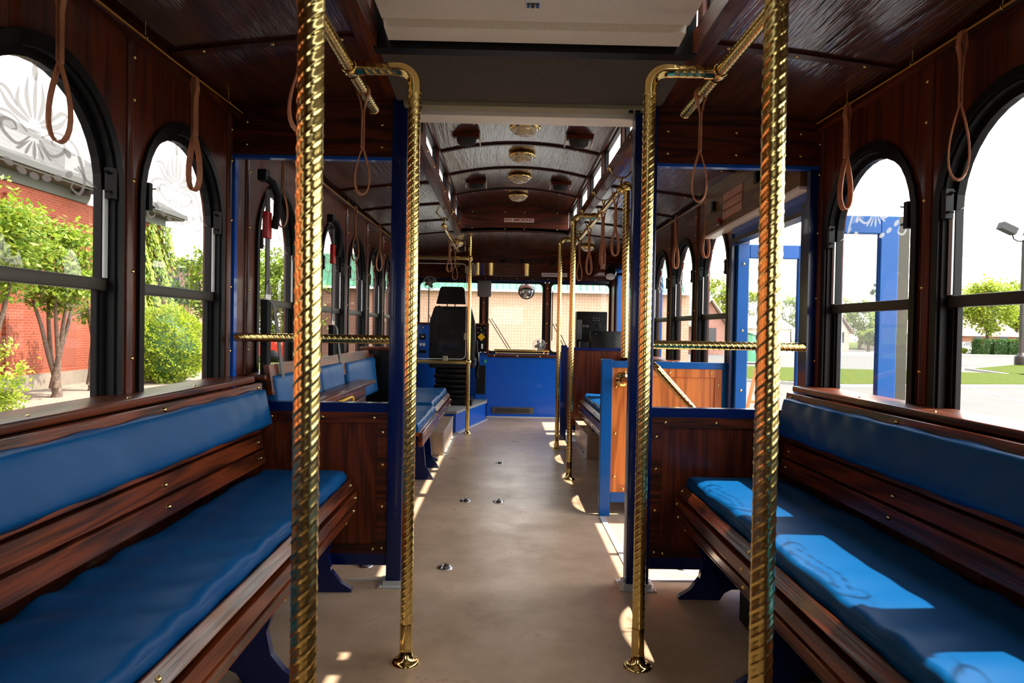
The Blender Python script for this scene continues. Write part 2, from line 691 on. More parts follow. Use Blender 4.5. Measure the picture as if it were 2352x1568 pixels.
def arch_pts(a, b2, z0, zs, n=18):
    """opening outline from (a,z0) up over the arch to (b,z0)"""
    c0, r = (a + b2) / 2, (b2 - a) / 2
    pts = [(a, z0), (a, zs)]
    for i in range(1, n):
        t = pi - pi * i / n
        pts.append((c0 + r * cos(t), zs + r * sin(t)))
    return pts + [(b2, zs), (b2, z0)]

def side_wall(name, xi, xo, holes, y0, y1, extra):
    mb = MB()
    def face(x, flip):
        def Q(p):
            p = list(p)
            if flip:
                p.reverse()
            mb.add([(x, y, z) for (y, z) in p], [tuple(range(len(p)))])
        prev = y0
        for (a, b2, kind) in sorted([(h[0], h[1], 'a') for h in holes] + [(e[0], e[1], e) for e in extra]):
            if a > prev:
                Q([(prev, 0), (a, 0), (a, ZW), (prev, ZW)])
            if kind == 'a':
                Q([(a, 0), (b2, 0), (b2, ZS), (a, ZS)])
                ap = arch_pts(a, b2, ZS, ZA)[1:-1]
                for i in range(len(ap) - 1):
                    Q([ap[i], ap[i + 1], (ap[i + 1][0], ZW), (ap[i][0], ZW)])
            else:
                ez0, ez1 = kind[2], kind[3]
                if ez0 > 0:
                    Q([(a, 0), (b2, 0), (b2, ez0), (a, ez0)])
                Q([(a, ez1), (b2, ez1), (b2, ZW), (a, ZW)])
            prev = b2
        Q([(prev, 0), (y1, 0), (y1, ZW), (prev, ZW)])
    face(xi, xi > xo)
    face(xo, xi < xo)
    for (a, b2) in holes:
        ap = arch_pts(a, b2, ZS, ZA)
        n = len(ap)
        vs = [(xi, y, z) for y, z in ap] + [(xo, y, z) for y, z in ap]
        mb.add(vs, [(i, (i + 1) % n, (i + 1) % n + n, i + n) for i in range(n)])
    for e in extra:
        ap = [(e[0], e[2]), (e[0], e[3]), (e[1], e[3]), (e[1], e[2])]
        vs = [(xi, y, z) for y, z in ap] + [(xo, y, z) for y, z in ap]
        mb.add(vs, [(i, (i + 1) % 4, (i + 1) % 4 + 4, i + 4) for i in range(4)])
    mb.box(min(xi, xo), max(xi, xo), y0, y1, ZW, ZW + .004)
    return mb.build(name, M['wood_z'])

wl = struct(side_wall('wall_left', XL, XL - .075, left_h, YB, YF, [(7.4, 8.4, .95, 1.72)]))
wr = struct(side_wall('wall_right', XR, XR + .075, right_h, YB, YF, [(3.05, 4.03, .0, 1.67), (7.3, 8.45, 0, 1.80)]))

# ---------------------------------------------------------------- etched ornament
def ornament_polys():
    P = []
    def stroke(pts, w0, w1, n=14):
        # smooth path through control points (Catmull-Rom), lens-shaped width
        c = [Vector((p[0], p[1], 0)) for p in pts]
        c = [c[0] * 2 - c[1]] + c + [c[-1] * 2 - c[-2]]
        path = []
        for i in range(1, len(c) - 2):
            for k in range(n):
                u = k / n
                path.append(.5 * ((2 * c[i]) + (-c[i - 1] + c[i + 1]) * u + (2 * c[i - 1] - 5 * c[i] + 4 * c[i + 1] - c[i + 2]) * u * u + (-c[i - 1] + 3 * c[i] - 3 * c[i + 1] + c[i + 2]) * u ** 3))
        path.append(c[-2])
        m_ = len(path)
        quads = []
        pr = None
        for i, p in enumerate(path):
            d = (path[min(i + 1, m_ - 1)] - path[max(i - 1, 0)]).normalized()
            u = i / (m_ - 1)
            wd = .68 * (w0 + (w1 - w0) * u) * (max(.06, sin(pi * (.08 + .87 * u)))) ** .8
            nn = Vector((-d.y, d.x, 0)) * wd
            cur = (p + nn, p - nn)
            if pr:
                quads.append([pr[0], pr[1], cur[1], cur[0]])
            pr = cur
        P.extend(quads)
    def blob(cx, cy, rx, ry, rot=0, n=14):
        pts = []
        for k in range(n):
            a = 2 * pi * k / n
            x, y = rx * cos(a), ry * sin(a)
            pts.append(Vector((cx + x * cos(rot) - y * sin(rot), cy + x * sin(rot) + y * cos(rot), 0)))
        P.append(pts)
    stroke([(0, .12), (0, .3), (.012, .5)], .034, .02)
    blob(.0, .50, .028, .07)
    for s in (-1, 1):
        stroke([(s * .03, .12), (s * .07, .28), (s * .06, .44)], .035, .02)
        stroke([(s * .04, .10), (s * .14, .2), (s * .13, .33)], .035, .02)
        stroke([(s * .05, .08), (s * .2, .14), (s * .30, .27)], .045, .02)
        stroke([(s * .14, .16), (s * .24, .27), (s * .35, .25)], .03, .02)
        # outer C scroll
        stroke([(s * .06, .0), (s * .2, .09), (s * .36, .05), (s * .44, -.10), (s * .47, -.25), (s * .42, -.36), (s * .34, -.33), (s * .36, -.27)], .028, .02)
        # inner volute
        stroke([(s * .04, -.03), (s * .14, -.12), (s * .25, -.06), (s * .26, .02), (s * .18, .04), (s * .15, -.01), (s * .19, -.03)], .026, .016)
        stroke([(s * .40, -.12), (s * .50, -.22), (s * .62, -.26)], .022, .008)
        blob(s * .30, -.04, .03, .045, s * .5)
        for k in (1, 2):
            stroke([(s * .02 * k, -.06), (s * .06 * k, -.14), (s * .075 * k, -.20 + .02 * k)], .012, .022)
    stroke([(0, -.05), (0, -.12), (0, -.20)], .012, .03)
    blob(0, .03, .06, .012)
    for k in range(-3, 4):
        x = k * .105
        blob(x, -.33 + .11 * (k / 3) ** 2, .042, .028, k * .22)
    return P

ORN = ornament_polys()

def build_window(idx, side, a, b2, seen=True):
    """arched two-pane window set into the side wall"""
    xw = XL if side == 'l' else XR
    s = -1 if side == 'l' else 1          # outwards
    root = sempty('window_%d' % idx, (xw + s * .03, (a + b2) / 2, ZS))
    c0 = (a + b2) / 2
    def ring(o_in, o_out, xa, xb, z0=None):
        """frame ring between two inset outlines"""
        z0 = ZS
        p1 = arch_pts(a + o_out, b2 - o_out, z0 + o_out, ZA)
        p2 = arch_pts(a + o_in, b2 - o_in, z0 + o_in, ZA)
        n = len(p1)
        vs = [(xa, y, z) for y, z in p1] + [(xa, y, z) for y, z in p2] + [(xb, y, z) for y, z in p1] + [(xb, y, z) for y, z in p2]
        fs = []
        for i in range(n):
            j = (i + 1) % n
            fs += [(i, j, j + n, i + n), (i + 2 * n, i + 3 * n, j + 3 * n, j + 2 * n), (i, i + 2 * n, j + 2 * n, j), (i + n, j + n, j + 3 * n, i + 3 * n)]
        return vs, fs
    mb = MB()
    mb.add(*ring(.018, -.012, xw - s * .012, xw - s * .0005))        # rubber lip on the wood
    mb.add(*ring(.028, .0, xw - s * .004, xw + s * .05))
    mb.add(*ring(.050, .026, xw + s * .022, xw + s * .046))
    fr = mb.build('window_frame', M['black'], root)
    ins = .045
    xg = xw + s * .036
    # meeting rail and lower sash
    zr = 1.222
    MB().rbox(min(xg - s * .02, xg + s * .008), max(xg - s * .02, xg + s * .008), a + .03, b2 - .03, zr - .018, zr + .018, .003).build('meeting_rail', M['bronze'], root)
    ms = MB()
    ms.box(xg - .008, xg + .008, a + .04, a + .062, ZS + .02, zr)
    ms.box(xg - .008, xg + .008, b2 - .062, b2 - .04, ZS + .02, zr)
    ms.box(xg - .008, xg + .008, a + .04, b2 - .04, ZS + .015, ZS + .04)
    ms.build('lower_sash', M['black'], root)
    for yy in (a + .040, b2 - .040):
        MB().box(xg - s * .02 - .003, xg - s * .02 + .003, yy - .009, yy + .009, zr + .02, 1.50).build('track_strip', M['tape'], root)
    # glass
    ap = arch_pts(a + ins, b2 - ins, zr, ZA)
    MB().add([(xg, y, z) for y, z in ap], [tuple(range(len(ap)))]).build('upper_pane', M['glass'], root)
    MB().add([(xg - s * .004, y, z) for y, z in ((a + .055, ZS + .03), (b2 - .055, ZS + .03), (b2 - .055, zr), (a + .055, zr))], [(0, 1, 2, 3)]).build('lower_pane', M['glass'], root)
    # etched crest on the inner face of the upper pane
    mb = MB()
    W_, cz = .44, 1.585
    xe = xg - s * .0012
    for poly in ORN:
        n = len(poly)
        vs = [(xe, c0 + p.x * W_, cz + p.y * W_ * .72) for p in poly]
        mb.add(vs, [tuple(range(n))])
    mb.build('etched_crest', M['etch'], root)
    # spring latches either side
    for sg, yy in ((1, a + .045), (-1, b2 - .045)):
        lb = MB()
        x1 = xw - s * .002
        lb.box(x1 - .012, x1 + .012, yy - .010, yy + .012, 1.475, 1.565)
        lb.bar((x1, yy, 1.545), (x1 - s * .006, yy + sg * .034, 1.553), .012, .005)
        lb.bar((x1, yy, 1.498), (x1 - s * .006, yy + sg * .030, 1.490), .012, .005)
        lb.build('latch', M['black'], root)
    return root

wi = 1
for h in left_h:
    build_window(wi, 'l', *h)
    wi += 1
for h in right_h:
    build_window(wi, 'r', *h)
    wi += 1

# driver's side window and its frame
root = sempty('window_%d' % wi, (XL - .03, 7.9, .95))
wi += 1
mb = MB()
for (y0, y1, z0, z1) in ((7.4, 8.4, .95, .99), (7.4, 8.4, 1.68, 1.72), (7.4, 7.45, .95, 1.72), (8.35, 8.4, .95, 1.72), (7.88, 7.92, .95, 1.72)):
    mb.box(XL - .06, XL - .005, y0, y1, z0, z1)
mb.build('window_frame', M['black'], root)
MB().add([(XL - .04, y, z) for y, z in ((7.42, .97), (8.38, .97), (8.38, 1.7), (7.42, 1.7))], [(0, 1, 2, 3)]).build('pane', M['glass'], root)

# ---------------------------------------------------------------- wall trim: upright battens, cornice, ledges
tr = 1
def trim(mb, mat, **k):
    global tr
    o = struct(mb.build('trim_%d' % tr, mat, **k))
    tr += 1
    return o

def mid_gaps(holes, skip=()):
    g = []
    for i in range(len(holes) - 1):
        a, b2 = holes[i][1], holes[i + 1][0]
        if b2 - a < .2:
            g.append((a + b2) / 2)
    return g
for side, holes, xw, s in (('l', left_h, XL, 1), ('r', right_h, XR, -1)):
    gs = mid_gaps(holes)
    if side == 'l':
        gs += [2.895, 3.10, 4.02, 4.22]
    else:
        gs += [2.93]
    for g in gs:
        mb = MB()
        n = 8
        poly = [(xw + s * (.0 + .014 * sin(pi * i / n)), g - .021 + .042 * i / n) for i in range(n + 1)]
        poly = [(xw - s * .001, g - .021)] + poly[1:-1] + [(xw - s * .001, g + .021)]
        mb.prism(poly, 'z', .89, 2.0, True)
        o = trim(mb, M['wood_z'])
        screws(o, [(xw + s * .0135, g, z) for z in (1.0, 1.27, 1.55, 1.80, 1.93)], (s, 0, 0))
    # cornice
    xi = xw + s * .032
    mb = MB().box(min(xw, xi), max(xw, xi), YB, YF, 1.985, 2.005)
    o = trim(mb, M['wood_y'])
    # ledge over the seat backs
    for (y0, y1) in (((YB, 2.90), (3.02, 7.3)) if side == 'l' else ((YB, 2.90), (4.12, 7.0))):
        mb = MB()
        mb.rbox(min(xw - s * .03, xw + s * .12), max(xw - s * .03, xw + s * .12), y0, y1, .868, .893, .006)
        x2 = xw + s * .12
        o = trim(mb, M['wood_y'])
        screws(o, [(xw + s * .085, y, .8915) for y in [y0 + .15 + .42 * k for k in range(int((y1 - y0) / .42))]], (0, 0, 1))

# ---------------------------------------------------------------- ceiling
def arch_slab(x0, x1, y0, y1, th=.05, zf=zc, n=8):
    mb = MB()
    pts = [(x0 + (x1 - x0) * i / n) for i in range(n + 1)]
    poly = [(x, zf(x)) for x in pts] + [(x, zf(x) + th) for x in reversed(pts)]
    return mb.prism(poly, 'y', y0, y1)
cl = struct(arch_slab(XL - .07, CLX0, YB, YF + .05).build('ceiling', M['ceil']))
struct(arch_slab(CLX1, XR + .07, YB, YF + .05).build('ceiling', M['ceil']))
YE = 7.10
struct(arch_slab(CLX0 - .001, CLX1 + .001, YE, YF + .05).build('ceiling', M['ceil']))
# clerestory roof
def zr_(x):
    return 2.42 - .22 * (x - XC) ** 2
struct(arch_slab(CLX0 - .05, CLX1 + .05, YB, YE + .03, zf=zr_, n=14).build('ceiling', M['ceil']))
# its end wall
mb = MB().prism([(CLX0, 2.10)] + [(CLX0 + 2 * HW * i / 10, zc(CLX0 + 2 * HW * i / 10) + .0) for i in range(11)] + [(CLX1, zr_(CLX1))] + [(CLX1 - 2 * HW * i / 10, zr_(CLX1 - 2 * HW * i / 10)) for i in range(11)], 'y', YE, YE + .03)
ew = struct(mb.build('wall_clerestory_end', M['wood_x']))
screws(ew, [(XC + dx, YE - .001, z) for dx in (-.44, -.1, .1, .44) for z in (2.155, 2.33)], (0, -1, 0))
struct(MB().box(CLX0, CLX1, YB, YB + .03, 2.1, 2.45).build('wall_clerestory_back', M['wood_x']))
# clerestory sides: beam, posts, tinted sliding windows
bays = [(-.79 + .77 * k) for k in range(11)]
for s, xs in ((-1, CLX0), (1, CLX1)):
    mb = MB()
    mb.prism([(xs - s * .012, zc(xs) - .018), (xs - s * .012, 2.155), (xs + s * .03, 2.155), (xs + s * .05, zc(xs) - .018)], 'y', YB, YE)
    o = trim(mb, M['wood_y'])
    screws(o, [(xs - s * .013, y, 2.125) for y in [.9 + .38 * k for k in range(16)]], (-s, 0, 0), .9)
    mb = MB().box(min(xs - s * .012, xs + s * .03), max(xs - s * .012, xs + s * .03), YB, YE, 2.315, 2.365)
    trim(mb, M['wood_y'])
    for k in range(len(bays)):
        y = bays[k]
        if y > YE - .1:
            break
        o = trim(MB().box(min(xs - s * .014, xs + s * .03), max(xs - s * .014, xs + s * .03), y - .03, y + .03, 2.15, 2.32), M['wood_z'])
    for k in range(len(bays) - 1):
        y0, y1 = bays[k] + .03, min(bays[k + 1], YE) - .03
        if y1 - y0 < .2:
            continue
        root = sempty('window_%d' % wi, (xs + s * .02, (y0 + y1) / 2, 2.155))
        wi += 1
        mb = MB()
        xa, xb = min(xs + s * .004, xs + s * .026), max(xs + s * .004, xs + s * .026)
        for (a, b2, z0, z1) in ((y0, y1, 2.155, 2.168), (y0, y1, 2.302, 2.315), (y0, y0 + .018, 2.155, 2.315), (y1 - .018, y1, 2.155, 2.315)):
            mb.box(xa, xb, a, b2, z0, z1)
        mb.build('window_frame', M['black'], root)
        MB().add([(xs + s * .016, y, z) for y, z in ((y0, 2.16), (y1, 2.16), (y1, 2.31), (y0, 2.31))], [(0, 1, 2, 3)]).build('pane', M['glass'], root)

def arch_batten(x0, x1, y, zf, w=.04, th=.012, n=10):
    xs = [(x0 + (x1 - x0) * i / n) for i in range(n + 1)]
    return MB().prism([(x, zf(x) - th) for x in xs] + [(x, zf(x) + .002) for x in reversed(xs)], 'y', y - w / 2, y + w / 2)
for k in range(11):
    y = -.79 + .77 * k + .05
    if y < 2.6 or y > 3.2:
        for (x0, x1) in ((XL + .035, CLX0), (CLX1, XR - .035)):
            o = trim(arch_batten(x0, x1, y, zc, .038, .01), M['batten'])
            screws(o, [(x0 + (x1 - x0) * t_, y, zc(x0 + (x1 - x0) * t_) - .010) for t_ in (.15, .5, .85)], (0, 0, -1))
for y in (3.55, 4.10 + .02, 4.81, 5.53, 6.34):
    if y in (3.55, 4.12):
        pass
    o = trim(arch_batten(CLX0 + .012, CLX1 - .012, y, zr_, .03, .012, 14), M['batten'])
    screws(o, [(XC + dx, y, zr_(XC + dx) - .012) for dx in (-.4, -.1, .1, .4)], (0, 0, -1))
# edge bands on the end wall of the clerestory
for zz, zf in ((0, zc), (1, zr_)):
    o = trim(MB().prism([(CLX0 + 2 * HW * i / 12, zf(CLX0 + 2 * HW * i / 12) - (.0 if zz == 0 else .02)) for i in range(13)] + [(CLX1 - 2 * HW * i / 12, zf(CLX1 - 2 * HW * i / 12) + (.02 if zz == 0 else .0)) for i in range(13)], 'y', YE - .014, YE), M['batten'])

# ---------------------------------------------------------------- front end: header, windscreen, dash
mb = MB()
zz = [(XL + (XR - XL) * i / 14) for i in range(15)]
mb.prism([(XL, 1.735), (XR, 1.735)] + [(x, zc(x)) for x in reversed(zz)], 'y', 8.70, YF + .05)
wf = struct(mb.build('wall_front', M['wood_x']))
screws(wf, [(XL + .12 + .2 * k, 8.699, 1.76) for k in range(13)], (0, -1, 0), 1.3)
trim(MB().box(XL, XR, 8.66, 8.70, 1.722, 1.742), M['blue_dark'])
panes = [(-1.078, -.32), (-.209, .483), (.595, 1.335)]
WZ0, WZ1 = .84, 1.70
def rr_pts(x0, x1, z0, z1, r, n=6):
    pts = []
    for cx, cz, a0 in ((x1 - r, z1 - r, 0), (x0 + r, z1 - r, 90), (x0 + r, z0 + r, 180), (x1 - r, z0 + r, 270)):
        for i in range(n + 1):
            a = radians(a0 + 90 * i / n)
            pts.append((cx + r * cos(a), cz + r * sin(a)))
    return pts
for (x0, x1) in panes:
    root = sempty('window_%d' % wi, ((x0 + x1) / 2, 8.74, WZ0))
    wi += 1
    p1 = rr_pts(x0 - .045, x1 + .045, WZ0 - .03, WZ1 + .035, .06)
    p2 = rr_pts(x0, x1, WZ0, WZ1, .05)
    n = len(p1)
    ya, yb = 8.705, 8.76
    vs = [(x, ya, z) for x, z in p1] + [(x, ya, z) for x, z in p2] + [(x, yb, z) for x, z in p1] + [(x, yb, z) for x, z in p2]
    fs = []
    for i in range(n):
        j = (i + 1) % n
        fs += [(i, i + n, j + n, j), (i + 2 * n, j + 2 * n, j + 3 * n, i + 3 * n), (i, j, j + 2 * n, i + 2 * n), (i + n, i + 3 * n, j + 3 * n, j + n)]
    MB().add(vs, fs).build('window_frame', M['black'], root)
    MB().add([(x, 8.74, z) for x, z in p2], [tuple(range(n))]).build('pane', M['glass'], root)
for x0, x1 in ((-.285, -.245), (.520, .560), (XL, -1.12), (1.375, XR + .02)):
    if x1 - x0 > 0:
        o = trim(MB().box(x0, min(x1, XR), 8.69, 8.77, .78, 1.74), M['wood_z'])
        if x0 > -1 and x0 < 1:
            screws(o, [((x0 + x1) / 2, 8.689, z) for z in (.95, 1.2, 1.45, 1.65)], (0, -1, 0), 1.3)
# front wall below the glass (closed by the dash)
struct(MB().box(XL, XR, 8.74, 8.80, -.08, .815).build('wall_front', M['blue']))
# passenger side panel of dash
o = struct(MB().box(-.205, .80, 8.66, 8.70, .012, .765).build('wall_front', M['blue']))
o['label'] = 'gloss blue kick panel under the windscreen'
o = trim(MB().rbox(-.215, .80, 8.63, 8.745, .762, .795, .006), M['wood_x'])
screws(o, [(-.12 + .29 * k, 8.629, .779) for k in range(4)], (0, -1, 0), 1.4)
trim(MB().box(-.205, .80, 8.64, 8.66, 0, .012), M['alu'])
# back wall behind the viewer, with an opening added to light poles and housing
mb = MB()
mb.box(XL - .07, XR + .07, YB - .06, YB, -.08, 1.25)
mb.box(XL - .07, XR + .07, YB - .06, YB, 1.75, 2.15)
mb.box(XL - .07, XC - .42, YB - .06, YB, 1.25, 1.75)
mb.box(XC + .42, XR + .07, YB - .06, YB, 1.25, 1.75)
struct(mb.build('wall_back', M['wood_x']))

# ---------------------------------------------------------------- mid-cabin partition
PY = 2.93
def partition(side):
    xw = XL if side == 'l' else XR
    s = 1 if side == 'l' else -1
    x1, x2 = (-.491, -.426) if side == 'l' else (.644, .546)
    lab = 'left' if side == 'l' else 'right'
    near = 'beside the left-hand bench' if side == 'l' else 'beside the sunlit right-hand bench'
    root = thing('partition_screen', 'dark blue framed wood partition %s, with post, low panel and header' % near, 'partition', (x1, PY, 0))
    a, b2 = min(x1, x2), max(x1, x2)
    MB().rbox(a, b2, PY - .005, PY + .075, .004, 2.10, .005).build('post', M['blue_dark'], root)
    bp_ = MB()
    bp_.box(a - .03, b2 + .03, PY - .04, PY + .10, .0, .006)
    bp_.box(a - .010, b2 + .010, PY - .014, PY + .08, .006, .022)
    bpo = bp_.build('base_plate', M['alu'], root)
    screws(bpo, [(a - .02, PY - .03, .006), (b2 + .02, PY - .03, .006), (a - .02, PY + .03, .006), (b2 + .02, PY + .03, .006)], (0, 0, 1), .8)
    # low panel
    p0, p1 = min(xw, x1), max(xw, x1)
    MB().box(p0, p1, PY + .005, PY + .055, .745, .785).build('top_rail', M['blue_dark'], root)
    MB().box(p0, p1, PY + .005, PY + .055, .085, .135).build('bottom_rail', M['blue_dark'], root)
    pn = MB().box(p0, p1, PY + .012, PY + .045, .13, .75).build('panel', M['wood_z'], root)
    fm = MB()
    fm.box(p0, p1, PY + .004, PY + .012, .70, .745)
    fm.box(p0, p1, PY + .004, PY + .012, .135, .175)
    xe = x1 - s * .045
    fm.box(min(x1, xe), max(x1, xe), PY + .004, PY + .012, .175, .70)
    fo = fm.build('panel_frame', M['wood_x'], root)
    pts = [(x1 - s * .022, PY + .004, z) for z in (.16, .34, .52, .66)] + [(x1 - s * dx, PY + .004, .722) for dx in (.06, .28, .5)] + [(x1 - s * dx, PY + .004, .155) for dx in (.06,)]
    screws(fo, pts, (0, -1, 0))
    # header
    zz_ = [p0 + (p1 - p0) * i / 8 for i in range(9)]
    hd = MB().prism([(p0, 1.835), (p1, 1.835)] + [(x, zc(x)) for x in reversed(zz_)], 'y', PY + .008, PY + .05).build('header_panel', M['wood_x'], root)
    screws(hd, [(x1 - s * dx, PY + .008, z) for dx in (.045, .34, .62) for z in (1.88, 1.975)], (0, -1, 0))
    MB().box(p0, p1, PY + .0, PY + .04, 1.823, 1.836).build('header_strip', M['blue'], root)
    # wall post
    xb = xw + s * (.014 if side == 'l' else .05)
    MB().box(min(xw, xb), max(xw, xb), PY, PY + .035, .785, 1.818).build('wall_post', M['blue'] if side == 'l' else M['blue_dark'], root)
    # grab rail
    MB().twist((xb, PY + .02, 1.058), (x1, PY + .02, 1.058), R=.0185).build('grab_rail', M['brass'], root)
    return root
partition('l')
partition('r')
# extra width of the dark post on the right wall (door jamb)
# ---------------------------------------------------------------- benches
def arc_slats(xf, s, y0, y1, n=4):
    """curved front roll of slats: list of meshes"""
    res = []
    # profile points of the roll (outer surface), going down from the cushion front
    prof = [(0.0, .455), (.028, .425), (.040, .385), (.036, .345), (.018, .305), (-.010, .270), (-.045, .243), (-.085, .228)]
    segs = [(0, 1.35), (1.35, 2.6), (2.6, 3.9), (3.9, 5.3), (5.3, 7)]
    def at(u):
        i = min(int(u), len(prof) - 2)
        f_ = u - i
        return (prof[i][0] + (prof[i + 1][0] - prof[i][0]) * f_, prof[i][1] + (prof[i + 1][1] - prof[i][1]) * f_)
    for a, b2 in segs:
        p0, p1 = at(a + .12), at(b2 - .12)
        d = Vector((p1[0] - p0[0], p1[1] - p0[1]))
        nn = Vector((d.y, -d.x)).normalized()
        if nn.x < 0:
            nn = -nn
        poly = [p0, (p0[0] + nn.x * .013, p0[1] + nn.y * .013), (p1[0] + nn.x * .013, p1[1] + nn.y * .013), p1, (p1[0] - nn.x * .01, p1[1] - nn.y * .01), (p0[0] - nn.x * .01, p0[1] - nn.y * .01)]
        mid = ((p0[0] + p1[0]) / 2 + nn.x * .0132, (p0[1] + p1[1]) / 2 + nn.y * .0132)
        res.append(([(xf + s * x, z) for x, z in poly], (xf + s * mid[0], mid[1]), (s * nn.x, 0, nn.y)))
    return res

def cushion(x0, x1, y0, y1, z0, z1, nx=10, ny=40, r=.022, wob=.006, seed=0, tuck=None):
    """soft vinyl pad with rounded edges and slight folds; box in x,y,z"""
    rnd = random.Random(seed)
    mb = MB()
    ph = [rnd.uniform(0, 6.28) for _ in range(6)]
    def shape(u, v):
        # rounded profile towards the edges
        ex = min(u, 1 - u) * abs(x1 - x0)
        ey = min(v, 1 - v) * abs(y1 - y0)
        e = min(ex, ey)
        k = 1 if e > r else sqrt(max(0, 1 - (1 - e / r) ** 2))
        return k
    us = [0, .012, .03, .06] + [.06 + .88 * i / nx for i in range(1, nx)] + [.94, .97, .988, 1]
    lx = abs(x1 - x0)
    us = sorted(set([0, .15 * r / lx, .5 * r / lx, r / lx] + [r / lx + (1 - 2 * r / lx) * i / nx for i in range(1, nx)] + [1 - r / lx, 1 - .5 * r / lx, 1 - .15 * r / lx, 1]))
    ly = abs(y1 - y0)
    vs_ = sorted(set([0, .15 * r / ly, .5 * r / ly, r / ly] + [r / ly + (1 - 2 * r / ly) * i / ny for i in range(1, ny)] + [1 - r / ly, 1 - .5 * r / ly, 1 - .15 * r / ly, 1]))
    V = []
    for v in vs_:
        for u in us:
            y = y0 + (y1 - y0) * v
            x = x0 + (x1 - x0) * u
            k = shape(u, v)
            fold = wob * (.75 * sin(y * 38 - u * 4 + ph[5] + 1.3 * sin(y * 5)) * max(0, sin(y * 2.6 + ph[4])) + sin(y * 17 + ph[0] + 3 * u) * .35 + sin(y * 41 + ph[1] + 6 * u) * .22 + sin(y * 7 + ph[2]) * .5) * (.3 + .7 * abs(2 * u - 1) ** 2)
            V.append((x, y, z1 - r + r * k + fold * min(1, k)))
    nu, nv = len(us), len(vs_)
    F = [(j * nu + i, j * nu + i + 1, (j + 1) * nu + i + 1, (j + 1) * nu + i) for j in range(nv - 1) for i in range(nu - 1)]
    mb.add(V, F, True)
    # side skirts
    rim = [i for i in range(nu)] + [j * nu + nu - 1 for j in range(1, nv)] + [(nv - 1) * nu + i for i in range(nu - 2, -1, -1)] + [j * nu for j in range(nv - 2, 0, -1)]
    n = len(rim)
    R1 = [V[i] for i in rim]
    cxm, cym = (x0 + x1) / 2, (y0 + y1) / 2
    def outw(p, a_, z):
        x, y = p[0], p[1]
        ox = (1 if x > cxm else -1) * a_ if abs(abs(x - cxm) - lx / 2) < 1e-6 else 0
        oy = (1 if y > cym else -1) * a_ if abs(abs(y - cym) - ly / 2) < 1e-6 else 0
        return (x + ox, y + oy, z)
    lv = [R1, [outw(p, .004 + .003 * sin(p[1] * 23 + ph[3]), z0 + (z1 - z0) * .4) for p in R1], [outw(p, .0 + .003 * sin(p[1] * 31 + ph[4]), z0) for p in R1]]
    VV = [q for row in lv for q in row]
    FF = []
    for a_ in range(2):
        for i in range(n):
            j = (i + 1) % n
            FF.append((a_ * n + i, (a_ + 1) * n + i, (a_ + 1) * n + j, a_ * n + j))
    mb.add(VV, FF, True)
    mb.add([q for q in lv[2]], [tuple(range(n))])
    return mb

